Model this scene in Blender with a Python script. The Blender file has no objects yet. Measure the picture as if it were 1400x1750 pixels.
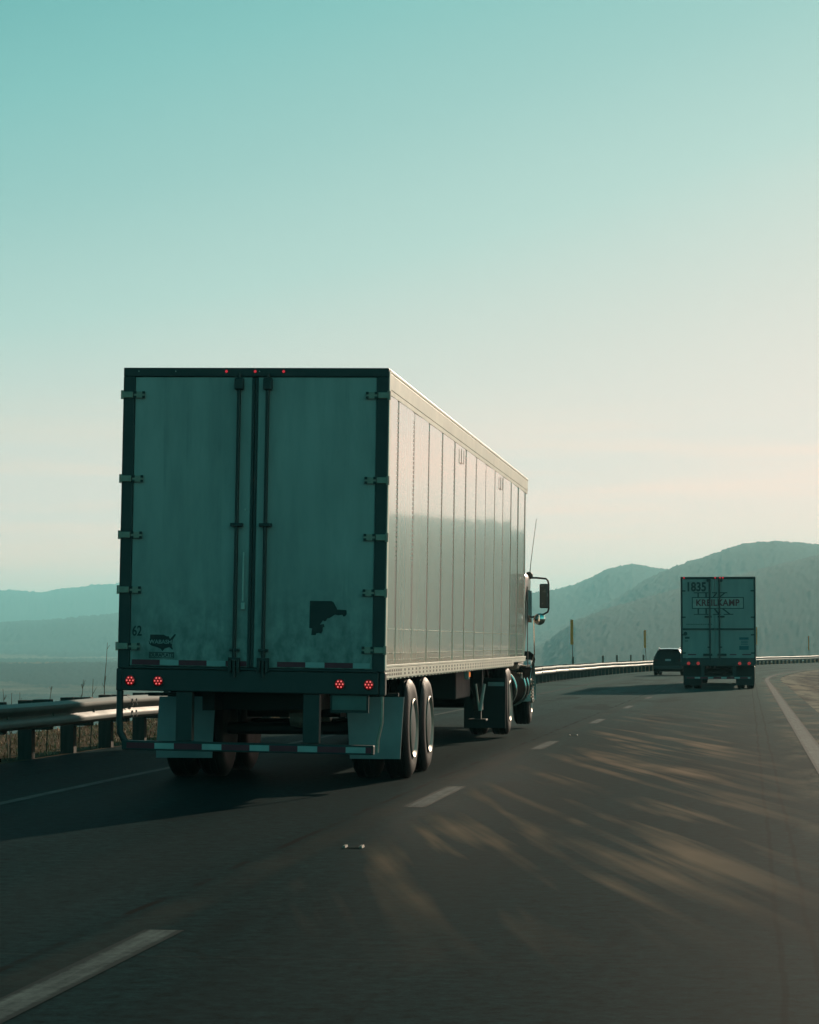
import bpy, bmesh, math, random
import numpy as np
from mathutils import Matrix, Vector
R = math.radians
random.seed(7)
rng = np.random.default_rng(11)
C = bpy.context.scene.collection
scene = bpy.context.scene

# ------------------------------------------------------------------ camera
CAM_H = 1.38
cam = bpy.data.cameras.new('camera')
cam_o = bpy.data.objects.new('camera', cam); C.objects.link(cam_o)
cam.sensor_fit = 'HORIZONTAL'; cam.sensor_width = 36.0
cam.lens = 36.0 * 4216 / 1400
cam.clip_start = 0.1; cam.clip_end = 60000
cam_o.location = (0, 0, CAM_H); cam_o.rotation_euler = (R(90 + 3.041), 0, 0)
scene.camera = cam_o

# ------------------------------------------------------------------ sky, sun, exposure
SUN_AZ, SUN_EL = 23.0, 17.0          # degrees right of +Y, above the horizon
scene.view_settings.view_transform = 'Standard'
scene.view_settings.look = 'None'
scene.view_settings.gamma = 1.0
scene.view_settings.exposure = 0.0

world = bpy.data.worlds.new('World'); scene.world = world
world.use_nodes = True
nt = world.node_tree; nt.nodes.clear()
N = nt.nodes.new; L = nt.links.new
out = N('ShaderNodeOutputWorld'); bg = N('ShaderNodeBackground')
sky = N('ShaderNodeTexSky'); sky.sky_type = 'NISHITA'; sky.sun_disc = False
sky.sun_elevation = R(SUN_EL); sky.sun_rotation = R(SUN_AZ)
sky.air_density = 1.0; sky.dust_density = 1.5; sky.ozone_density = 1.0
tc = N('ShaderNodeTexCoord'); sep = N('ShaderNodeSeparateXYZ')
L(tc.outputs['Generated'], sep.inputs[0])
# the photograph's teal grade: sky colour by height (slightly lower = warmer toward the sun side), dimmer behind the camera
def lin(c): return tuple(((v / 255 + 0.055) / 1.055) ** 2.4 if v > 10 else v / 255 / 12.92 for v in c)
def wmath(op, a, b=None, c=None):
    n = N('ShaderNodeMath'); n.operation = op
    for i, x in enumerate((a, b, c)):
        if x is None: continue
        if isinstance(x, (int, float)): n.inputs[i].default_value = x
        else: L(x, n.inputs[i])
    return n.outputs[0]
# thin warm cloud streaks low over the horizon
mp = N('ShaderNodeMapping'); mp.inputs['Scale'].default_value = (2.2, 2.2, 42.0)
L(tc.outputs['Generated'], mp.inputs[0])
nz = N('ShaderNodeTexNoise'); nz.inputs['Scale'].default_value = 1.6; nz.inputs['Detail'].default_value = 6.0; nz.inputs['Roughness'].default_value = 0.6
L(mp.outputs[0], nz.inputs['Vector'])
tilt = wmath('MINIMUM', wmath('MULTIPLY_ADD', sep.outputs['Z'], 1.4, 0.02), 0.28)
pz = wmath('SUBTRACT', sep.outputs['Z'], wmath('MULTIPLY', sep.outputs['X'], tilt))
ramp = N('ShaderNodeValToRGB'); ramp.color_ramp.interpolation = 'LINEAR'
SKY_STOPS = [(0.0, (1.75, 0.95, 0.79)), (0.02, (1.50, 0.90, 0.76)), (0.0626, (1.03, 0.82, 0.74)), (0.11, (0.76, 0.74, 0.675)), (0.158, (0.505, 0.685, 0.635)), (0.21, (0.345, 0.595, 0.565)), (0.26, (0.230, 0.535, 0.515)), (0.31, (0.140, 0.445, 0.44)), (0.45, (0.05, 0.30, 0.32)), (0.75, (0.006, 0.16, 0.18)), (1.0, (0.003, 0.11, 0.13))]
el = ramp.color_ramp.elements
while len(el) < len(SKY_STOPS): el.new(0.5)
for e_, (p_, c_) in zip(el, SKY_STOPS): e_.position = p_; e_.color = (*c_, 1)
L(pz, ramp.inputs[0])
back = N('ShaderNodeMapRange'); back.inputs[1].default_value = 0.55; back.inputs[2].default_value = -0.6; back.inputs[3].default_value = 1.0; back.inputs[4].default_value = 0.0
back.interpolation_type = 'SMOOTHSTEP'
L(sep.outputs['Y'], back.inputs[0])
bcol = N('ShaderNodeMix'); bcol.data_type = 'RGBA'
bcol.inputs[6].default_value = (0.18, 0.86, 0.86, 1); bcol.inputs[7].default_value = (1, 1, 1, 1)
L(back.outputs[0], bcol.inputs[0])
grad = N('ShaderNodeMix'); grad.data_type = 'RGBA'; grad.blend_type = 'MULTIPLY'; grad.inputs[0].default_value = 1.0
L(ramp.outputs[0], grad.inputs[6]); L(bcol.outputs[2], grad.inputs[7])
SKY_STRENGTH = 0.10
gs = N('ShaderNodeVectorMath'); gs.operation = 'SCALE'; gs.inputs['Scale'].default_value = 1.0 / SKY_STRENGTH
L(grad.outputs[2], gs.inputs[0])
mixs = N('ShaderNodeMix'); mixs.data_type = 'RGBA'; mixs.inputs[0].default_value = 0.985
L(sky.outputs[0], mixs.inputs[6]); L(gs.outputs[0], mixs.inputs[7])
cr = N('ShaderNodeMapRange'); cr.inputs[1].default_value = 0.47; cr.inputs[2].default_value = 0.62
L(nz.outputs[0], cr.inputs[0])
band = N('ShaderNodeMapRange'); band.inputs[1].default_value = 0.105; band.inputs[2].default_value = 0.07
L(sep.outputs['Z'], band.inputs[0])
cm2 = wmath('MULTIPLY', wmath('MULTIPLY', cr.outputs[0], band.outputs[0]), 1.0)
warm = N('ShaderNodeMix'); warm.data_type = 'RGBA'; warm.blend_type = 'MULTIPLY'
warm.inputs[7].default_value = (1.13, 1.02, 0.97, 1)
L(cm2, warm.inputs[0]); L(mixs.outputs[2], warm.inputs[6])
L(warm.outputs[2], bg.inputs[0]); bg.inputs[1].default_value = SKY_STRENGTH
L(bg.outputs[0], out.inputs[0])

sl = bpy.data.lights.new('sun', 'SUN'); so = bpy.data.objects.new('sun', sl); C.objects.link(so)
sl.energy = 4.8; sl.angle = R(0.55); sl.color = (1.0, 0.80, 0.60)
sd = Vector((math.sin(R(SUN_AZ)) * math.cos(R(SUN_EL)), math.cos(R(SUN_AZ)) * math.cos(R(SUN_EL)), math.sin(R(SUN_EL))))
so.rotation_euler = sd.to_track_quat('Z', 'Y').to_euler()
so.location = (40, 90, 40)

# ------------------------------------------------------------------ materials
def new_mat(name):
    m = bpy.data.materials.new(name); m.use_nodes = True
    t = m.node_tree; b = t.nodes['Principled BSDF']
    return m, t, b
def mat(name, col, rough=0.5, metal=0.0, var=0.15, scale=6.0, stretch=(1, 1, 1), bump=0.0, bscale=60.0, coat=0.0, dirt=None, dirt_fac=0.0, spec=0.5):
    m, t, b = new_mat(name); N = t.nodes.new; L = t.links.new
    tc = N('ShaderNodeTexCoord'); mp = N('ShaderNodeMapping'); mp.inputs['Scale'].default_value = stretch
    L(tc.outputs['Object'], mp.inputs[0])
    n = N('ShaderNodeTexNoise'); n.inputs['Scale'].default_value = scale; n.inputs['Detail'].default_value = 6
    L(mp.outputs[0], n.inputs['Vector'])
    mr = N('ShaderNodeMapRange'); mr.inputs[1].default_value = 0.3; mr.inputs[2].default_value = 0.7
    mr.inputs[3].default_value = 1 - var; mr.inputs[4].default_value = 1 + var
    L(n.outputs[0], mr.inputs[0])
    mx = N('ShaderNodeMix'); mx.data_type = 'RGBA'; mx.blend_type = 'MULTIPLY'; mx.inputs[0].default_value = 1
    mx.inputs[6].default_value = (*col, 1); L(mr.outputs[0], mx.inputs[7])
    last = mx.outputs[2]
    if dirt is not None:
        n2 = N('ShaderNodeTexNoise'); n2.inputs['Scale'].default_value = scale * 0.7; n2.inputs['Detail'].default_value = 8; n2.inputs['Roughness'].default_value = 0.7
        L(mp.outputs[0], n2.inputs['Vector'])
        r2 = N('ShaderNodeMapRange'); r2.inputs[1].default_value = 0.45; r2.inputs[2].default_value = 0.75; r2.inputs[4].default_value = dirt_fac
        L(n2.outputs[0], r2.inputs[0])
        m2 = N('ShaderNodeMix'); m2.data_type = 'RGBA'; L(r2.outputs[0], m2.inputs[0]); L(last, m2.inputs[6]); m2.inputs[7].default_value = (*dirt, 1)
        last = m2.outputs[2]
    L(last, b.inputs['Base Color'])
    rr = N('ShaderNodeMapRange'); rr.inputs[3].default_value = max(0.02, rough * 0.8); rr.inputs[4].default_value = min(1, rough * 1.25)
    L(n.outputs[0], rr.inputs[0]); L(rr.outputs[0], b.inputs['Roughness'])
    b.inputs['Metallic'].default_value = metal; b.inputs['Specular IOR Level'].default_value = spec
    b.inputs['Coat Weight'].default_value = coat; b.inputs['Coat Roughness'].default_value = 0.06
    if bump > 0:
        n3 = N('ShaderNodeTexNoise'); n3.inputs['Scale'].default_value = bscale; n3.inputs['Detail'].default_value = 4
        L(mp.outputs[0], n3.inputs['Vector'])
        bp = N('ShaderNodeBump'); bp.inputs['Strength'].default_value = bump; bp.inputs['Distance'].default_value = 0.01
        L(n3.outputs[0], bp.inputs['Height']); L(bp.outputs[0], b.inputs['Normal'])
    return m
def emit_mat(name, col, strength, base=(0.2, 0.0, 0.0)):
    m, t, b = new_mat(name)
    b.inputs['Base Color'].default_value = (*base, 1); b.inputs['Roughness'].default_value = 0.2
    b.inputs['Emission Color'].default_value = (*col, 1); b.inputs['Emission Strength'].default_value = strength
    return m

M = {}
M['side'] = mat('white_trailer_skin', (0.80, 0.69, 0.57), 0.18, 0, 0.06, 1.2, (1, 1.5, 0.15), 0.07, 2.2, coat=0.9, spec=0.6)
M['rail_white'] = mat('white_rail', (0.80, 0.72, 0.60), 0.4, 0, 0.08, 3)
M['seam'] = mat('dark_seam', (0.018, 0.016, 0.015), 0.5, 0, 0.2, 20)
M['hole'] = mat('rivet_hole_dark', (0.03, 0.028, 0.025), 0.6)
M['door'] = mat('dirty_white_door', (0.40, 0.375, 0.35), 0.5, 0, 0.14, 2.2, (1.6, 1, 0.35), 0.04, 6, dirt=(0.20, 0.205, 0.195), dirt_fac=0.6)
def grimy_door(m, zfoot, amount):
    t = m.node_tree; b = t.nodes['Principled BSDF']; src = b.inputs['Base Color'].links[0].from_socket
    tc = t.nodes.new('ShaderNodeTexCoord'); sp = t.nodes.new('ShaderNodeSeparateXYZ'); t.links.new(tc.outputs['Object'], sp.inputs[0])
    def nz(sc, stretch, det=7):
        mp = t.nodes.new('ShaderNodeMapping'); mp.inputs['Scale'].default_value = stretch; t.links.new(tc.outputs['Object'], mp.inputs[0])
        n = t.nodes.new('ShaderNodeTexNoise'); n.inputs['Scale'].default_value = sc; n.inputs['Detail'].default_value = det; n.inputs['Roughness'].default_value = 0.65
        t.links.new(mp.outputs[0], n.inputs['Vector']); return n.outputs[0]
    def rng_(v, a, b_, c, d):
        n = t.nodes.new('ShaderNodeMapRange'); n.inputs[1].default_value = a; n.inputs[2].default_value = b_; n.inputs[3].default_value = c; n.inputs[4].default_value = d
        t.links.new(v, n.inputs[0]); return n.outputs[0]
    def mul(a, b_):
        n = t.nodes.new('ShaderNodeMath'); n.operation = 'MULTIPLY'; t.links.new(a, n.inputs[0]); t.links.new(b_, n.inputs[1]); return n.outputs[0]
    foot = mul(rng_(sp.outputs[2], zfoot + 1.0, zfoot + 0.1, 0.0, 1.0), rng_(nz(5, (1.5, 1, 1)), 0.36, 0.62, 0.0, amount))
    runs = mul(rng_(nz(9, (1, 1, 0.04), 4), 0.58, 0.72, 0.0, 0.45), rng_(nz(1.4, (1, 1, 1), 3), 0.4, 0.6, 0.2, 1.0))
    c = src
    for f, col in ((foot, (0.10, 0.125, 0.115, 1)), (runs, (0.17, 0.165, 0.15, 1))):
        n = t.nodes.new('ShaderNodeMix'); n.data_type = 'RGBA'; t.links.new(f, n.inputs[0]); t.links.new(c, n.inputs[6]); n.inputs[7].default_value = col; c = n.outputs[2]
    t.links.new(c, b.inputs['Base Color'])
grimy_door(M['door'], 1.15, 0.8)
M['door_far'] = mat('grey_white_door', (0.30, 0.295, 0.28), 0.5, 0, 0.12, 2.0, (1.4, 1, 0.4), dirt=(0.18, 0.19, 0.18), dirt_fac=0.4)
M['frame'] = mat('dark_steel_frame', (0.032, 0.034, 0.034), 0.5, 0, 0.2, 4, dirt=(0.06, 0.06, 0.055), dirt_fac=0.3)
M['black'] = mat('black_chassis', (0.012, 0.012, 0.012), 0.6, 0, 0.3, 5)
M['rod'] = mat('dark_rod', (0.035, 0.036, 0.036), 0.4, 0.3, 0.2, 10)
M['galv'] = mat('galvanised_hinge', (0.36, 0.28, 0.23), 0.45, 0.3, 0.15, 25)
M['bolt'] = mat('dark_bolt', (0.02, 0.02, 0.02), 0.5)
M['handle'] = mat('pale_handle', (0.55, 0.53, 0.48), 0.4, 0.2)
M['panel'] = mat('pale_sign_panel', (0.40, 0.36, 0.33), 0.5)
M['decal'] = mat('dark_decal', (0.02, 0.022, 0.022), 0.5)
M['decal_red'] = mat('faded_red_lettering', (0.20, 0.025, 0.03), 0.6)
M['decal_blue'] = mat('faded_blue_sticker', (0.03, 0.12, 0.14), 0.6)
M['tape_red'] = mat('red_reflective_tape', (0.17, 0.006, 0.022), 0.35)
M['tape_white'] = mat('white_reflective_tape', (0.36, 0.38, 0.37), 0.35)
M['lamp'] = emit_mat('lit_red_lens', (0.5, 0.0, 0.006), 0.16)
M['led'] = emit_mat('lit_red_diode', (1.0, 0.16, 0.15), 0.95)
M['marker'] = emit_mat('lit_red_marker', (1.0, 0.04, 0.07), 0.5)
M['amber'] = emit_mat('lit_amber_marker', (1.0, 0.25, 0.05), 0.8, (0.5, 0.15, 0.02))
M['tyre'] = mat('black_tyre', (0.011, 0.011, 0.011), 0.6, 0, 0.3, 8, bump=0.2, bscale=40, spec=0.2)
M['rim'] = mat('polished_rim', (0.30, 0.27, 0.23), 0.5, 0.6, 0.1, 6)
M['cover'] = mat('dark_wheel_cover', (0.045, 0.05, 0.052), 0.35, 0, 0.2, 6)
M['flap'] = mat('dusty_white_mud_flap', (0.33, 0.34, 0.35), 0.6, 0, 0.15, 3)
M['plate'] = mat('licence_plate', (0.12, 0.14, 0.13), 0.5)
M['cab'] = mat('grey_brown_cab', (0.17, 0.135, 0.105), 0.3, 0.1, 0.1, 3, coat=0.4)
M['chrome'] = mat('chrome', (0.75, 0.74, 0.70), 0.12, 1.0, 0.05, 6)
M['silver'] = mat('silver_paint', (0.36, 0.35, 0.33), 0.3, 0.2, 0.05, 6, coat=0.4)
M['mirror_back'] = mat('dark_mirror', (0.03, 0.045, 0.045), 0.25)
M['tank'] = mat('dull_dark_tank', (0.018, 0.017, 0.016), 0.8, 0.0, 0.15, 4, spec=0.0)
M['glass'] = mat('dark_glass', (0.012, 0.016, 0.016), 0.05, 0, 0.05, 3, spec=0.8)
M['car'] = mat('dark_green_car_paint', (0.006, 0.009, 0.009), 0.45, 0.0, 0.1, 3, spec=0.15)
M['car_roof'] = mat('glossy_car_roof', (0.02, 0.024, 0.024), 0.12, 0.3, 0.05, 3, coat=1.0)
M['rail'] = mat('galvanised_guardrail', (0.20, 0.22, 0.21), 0.6, 0.0, 0.18, 1.5, (1, 1, 1), 0.05, 14, dirt=(0.15, 0.13, 0.11), dirt_fac=0.3, spec=0.25)
M['wood'] = mat('weathered_wood', (0.055, 0.045, 0.038), 0.8, 0, 0.35, 4, (6, 6, 0.6), 0.4, 30)
M['stake'] = mat('grey_stake', (0.16, 0.13, 0.10), 0.85, 0, 0.3, 5)
M['pole'] = mat('grey_pole', (0.10, 0.09, 0.08), 0.6)
M['yellow'] = mat('faded_yellow_reflector', (0.95, 0.27, 0.05), 0.6)
M['metal'] = mat('cast_iron_marker', (0.24, 0.22, 0.19), 0.4, 0.8)
M['lens'] = mat('grey_reflector_lens', (0.016, 0.026, 0.026), 0.7, spec=0.01)
M['stalk'] = mat('dry_stalk', (0.10, 0.075, 0.045), 0.8)
M['blades'] = mat('dry_grass', (0.36, 0.19, 0.09), 0.85, 0, 0.6, 9)

# ------------------------------------------------------------------ mesh helpers
class MB:
    def __init__(s): s.v = []; s.f = []; s.mi = []; s.m = 0; s.uv = None
    def add(s, vs, fs):
        o = len(s.v); s.v += [tuple(v) for v in vs]
        for f in fs: s.f.append([i + o for i in f]); s.mi.append(s.m)
        return s
    def box(s, x0, x1, y0, y1, z0, z1, c=0.0):
        if c > 0:      # chamfered along the long edges
            return s.cbox(x0, x1, y0, y1, z0, z1, c)
        v = [(x, y, z) for z in (z0, z1) for y in (y0, y1) for x in (x0, x1)]
        return s.add(v, [(0, 2, 3, 1), (4, 5, 7, 6), (0, 1, 5, 4), (2, 6, 7, 3), (0, 4, 6, 2), (1, 3, 7, 5)])
    def cbox(s, x0, x1, y0, y1, z0, z1, c):
        bm = bmesh.new()
        vs = [bm.verts.new((x, y, z)) for z in (z0, z1) for y in (y0, y1) for x in (x0, x1)]
        for f in [(0, 2, 3, 1), (4, 5, 7, 6), (0, 1, 5, 4), (2, 6, 7, 3), (0, 4, 6, 2), (1, 3, 7, 5)]:
            bm.faces.new([vs[i] for i in f])
        bmesh.ops.bevel(bm, geom=bm.edges[:], offset=c, segments=2, profile=0.5, affect='EDGES')
        bm.verts.index_update()
        s.add([v.co[:] for v in bm.verts], [[v.index for v in f.verts] for f in bm.faces]); bm.free()
        return s
    def tube(s, pts, r, n=8, cap=True):
        pts = [Vector(p) for p in pts]; rs = r if isinstance(r, (list, tuple)) else [r] * len(pts)
        vs = []; fs = []
        segs = [(pts[i + 1] - pts[i]).normalized() for i in range(len(pts) - 1)]
        ref = Vector([0, 0, 0]); ax = min(range(3), key=lambda q: max(abs(g[q]) for g in segs)); ref[ax] = 1.0; ref[(ax + 1) % 3] = 0.013
        for i, p in enumerate(pts):
            d = (pts[min(i + 1, len(pts) - 1)] - pts[max(i - 1, 0)]).normalized()
            a = d.cross(ref)
            a.normalize(); b = d.cross(a)
            for k in range(n):
                t = 2 * math.pi * k / n
                vs.append(p + (a * math.cos(t) + b * math.sin(t)) * rs[i])
        for i in range(len(pts) - 1):
            for k in range(n):
                k2 = (k + 1) % n
                fs.append((i * n + k, i * n + k2, (i + 1) * n + k2, (i + 1) * n + k))
        if cap:
            fs.append(list(range(n))[::-1]); fs.append([(len(pts) - 1) * n + k for k in range(n)])
        return s.add(vs, fs)
    def lathe(s, prof, c, axis='X', n=40):
        """prof: (along, radius) pairs; revolved about the axis through c"""
        vs = []; fs = []
        for a, r in prof:
            for k in range(n):
                t = 2 * math.pi * k / n; u, w = r * math.cos(t), r * math.sin(t)
                p = {'X': (a, u, w), 'Y': (u, a, w), 'Z': (u, w, a)}[axis]
                vs.append((c[0] + p[0], c[1] + p[1], c[2] + p[2]))
        for i in range(len(prof) - 1):
            for k in range(n):
                k2 = (k + 1) % n
                fs.append((i * n + k, i * n + k2, (i + 1) * n + k2, (i + 1) * n + k))
        fs.append(list(range(n))[::-1]); fs.append([(len(prof) - 1) * n + k for k in range(n)])
        return s.add(vs, fs)
    def poly(s, pts, y0, y1):
        """outline in x,z extruded from y0 to y1"""
        n = len(pts)
        vs = [(x, y0, z) for x, z in pts] + [(x, y1, z) for x, z in pts]
        fs = [list(range(n)), list(range(n, 2 * n))[::-1]] + [(i, i + n, (i + 1) % n + n, (i + 1) % n) for i in range(n)]
        return s.add(vs, fs)
    def loft(s, rings, cap=True):
        n = len(rings[0]); vs = [p for r in rings for p in r]; fs = []
        for i in range(len(rings) - 1):
            for k in range(n):
                k2 = (k + 1) % n
                fs.append((i * n + k, i * n + k2, (i + 1) * n + k2, (i + 1) * n + k))
        if cap: fs.append(list(range(n))[::-1]); fs.append([(len(rings) - 1) * n + k for k in range(n)])
        return s.add(vs, fs)
    def build(s, name, mats, parent=None, xf=None, smooth=None):
        me = bpy.data.meshes.new(name)
        vs = s.v if xf is None else [(xf @ Vector(v))[:] for v in s.v]
        me.from_pydata(vs, [], s.f)
        mats = mats if isinstance(mats, list) else [mats]
        for m in mats: me.materials.append(m)
        me.polygons.foreach_set('material_index', s.mi)
        bm = bmesh.new(); bm.from_mesh(me); bmesh.ops.recalc_face_normals(bm, faces=bm.faces[:]); bm.to_mesh(me); bm.free()
        if smooth is not None:
            for p in me.polygons: p.use_smooth = True
            me.set_sharp_from_angle(angle=R(smooth))
        me.update()
        o = bpy.data.objects.new(name, me); C.objects.link(o)
        if parent: o.parent = parent
        return o
def empty(name, loc, rz=0.0, parent=None):
    o = bpy.data.objects.new(name, None); C.objects.link(o); o.location = loc; o.rotation_euler = (0, 0, rz)
    o.empty_display_size = 0.5
    if parent: o.parent = parent
    return o
def tag(o, label=None, cat=None, group=None, kind=None):
    if label: o['label'] = label
    if cat: o['category'] = cat
    if group: o['group'] = group
    if kind: o['kind'] = kind
    return o
def text(name, body, size, loc, m, parent, xf=None, bold=0.0, sx=1.0, thick=0.002, align='CENTER', sp=1.0):
    cu = bpy.data.curves.new(name, 'FONT'); cu.body = body; cu.size = size; cu.extrude = thick; cu.offset = bold
    cu.align_x = align; cu.align_y = 'CENTER'; cu.space_character = sp
    to = bpy.data.objects.new(name + '_source', cu); C.objects.link(to)
    bpy.context.view_layer.update()
    me = bpy.data.meshes.new_from_object(to.evaluated_get(bpy.context.evaluated_depsgraph_get()))
    bpy.data.objects.remove(to)
    mt = Matrix.Translation(loc) @ Matrix.Rotation(R(90), 4, 'X') @ Matrix.Diagonal((sx, 1, 1, 1))
    if xf is not None: mt = xf @ mt
    me.transform(mt); me.materials.clear(); me.materials.append(m); me.name = name
    o = bpy.data.objects.new(name, me); C.objects.link(o); o.parent = parent
    return o

# ------------------------------------------------------------------ road line (s along, t to the right of the dashed line)
RA = R(7.8); P0 = Vector((-2.80, 0.0)); SC = 112.0; RC = 590.0
def zroad(Y):
    z = -0.0038 * (Y - 26)
    if Y < 26: z = 0.0
    if Y > 125: z = -0.376 - 0.18 * (1 - math.exp(-(Y - 125) / 60.0))
    return z
def rp(s, t, dz=0.0):
    if s <= SC:
        c = P0 + Vector((math.sin(RA), math.cos(RA))) * s; h = RA
    else:
        c0 = P0 + Vector((math.sin(RA), math.cos(RA))) * SC
        cc = c0 + Vector((math.cos(RA), -math.sin(RA))) * RC
        ph = (s - SC) / RC; h = RA + ph
        c = cc + Vector((-math.cos(h), math.sin(h))) * RC
    p = c + Vector((math.cos(h), -math.sin(h))) * t
    return Vector((p.x, p.y, zroad(p.y) + dz)), h
def strip(name, ts, ss, dzf, m, kind='structure'):
    """sheet along the road with uv = (t, s)"""
    vs = []; uv = []
    for s in ss:
        for t in ts:
            vs.append(rp(s, t, dzf(s, t))[0][:]); uv.append((t, s))
    n = len(ts)
    fs = [(i * n + k, i * n + k + 1, (i + 1) * n + k + 1, (i + 1) * n + k) for i in range(len(ss) - 1) for k in range(n - 1)]
    me = bpy.data.meshes.new(name); me.from_pydata(vs, [], fs); me.materials.append(m)
    ul = me.uv_layers.new(name='UVMap')
    for l in me.loops: ul.data[l.index].uv = uv[l.vertex_index]
    o = bpy.data.objects.new(name, me); C.objects.link(o)
    if kind: o['kind'] = kind
    return o
def srange(a, b, n0=1.5):
    r = [a]
    while r[-1] < b: r.append(r[-1] + max(n0, (r[-1]) * 0.02))
    return r

# ------------------------------------------------------------------ road materials
def uvmap(t, sx, sy):
    N = t.nodes.new; L = t.links.new
    u = N('ShaderNodeUVMap'); u.uv_map = 'UVMap'
    mp = N('ShaderNodeMapping'); mp.inputs['Scale'].default_value = (sx, sy, 1); L(u.outputs[0], mp.inputs[0])
    return mp
def noise(t, vec, scale, det=5, rough=0.55, dist=0.0):
    n = t.nodes.new('ShaderNodeTexNoise'); n.inputs['Scale'].default_value = scale; n.inputs['Detail'].default_value = det
    n.inputs['Roughness'].default_value = rough; n.inputs['Distortion'].default_value = dist
    t.links.new(vec, n.inputs['Vector']); return n.outputs[0]
def mrange(t, v, a, b, c=0.0, d=1.0):
    n = t.nodes.new('ShaderNodeMapRange'); n.inputs[1].default_value = a; n.inputs[2].default_value = b
    n.inputs[3].default_value = c; n.inputs[4].default_value = d; t.links.new(v, n.inputs[0]); return n.outputs[0]
def mth(t, op, a, b=None):
    n = t.nodes.new('ShaderNodeMath'); n.operation = op
    for i, x in enumerate((a, b)):
        if x is None: continue
        if isinstance(x, (int, float)): n.inputs[i].default_value = x
        else: t.links.new(x, n.inputs[i])
    return n.outputs[0]
def mixc(t, fac, a, b, mode='MIX'):
    n = t.nodes.new('ShaderNodeMix'); n.data_type = 'RGBA'; n.blend_type = mode
    for i, x in ((0, fac), (6, a), (7, b)):
        if isinstance(x, (int, float)): n.inputs[i].default_value = x
        elif isinstance(x, tuple): n.inputs[i].default_value = (*x, 1)
        else: t.links.new(x, n.inputs[i])
    return n.outputs[2]
def line_mask(t, u, c, w, wob=None):
    """1 inside |u - c| < w, soft"""
    d = mth(t, 'SUBTRACT', u, c)
    if wob is not None: d = mth(t, 'ADD', d, wob)
    return mrange(t, mth(t, 'ABSOLUTE', d), w, w * 0.4)
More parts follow.
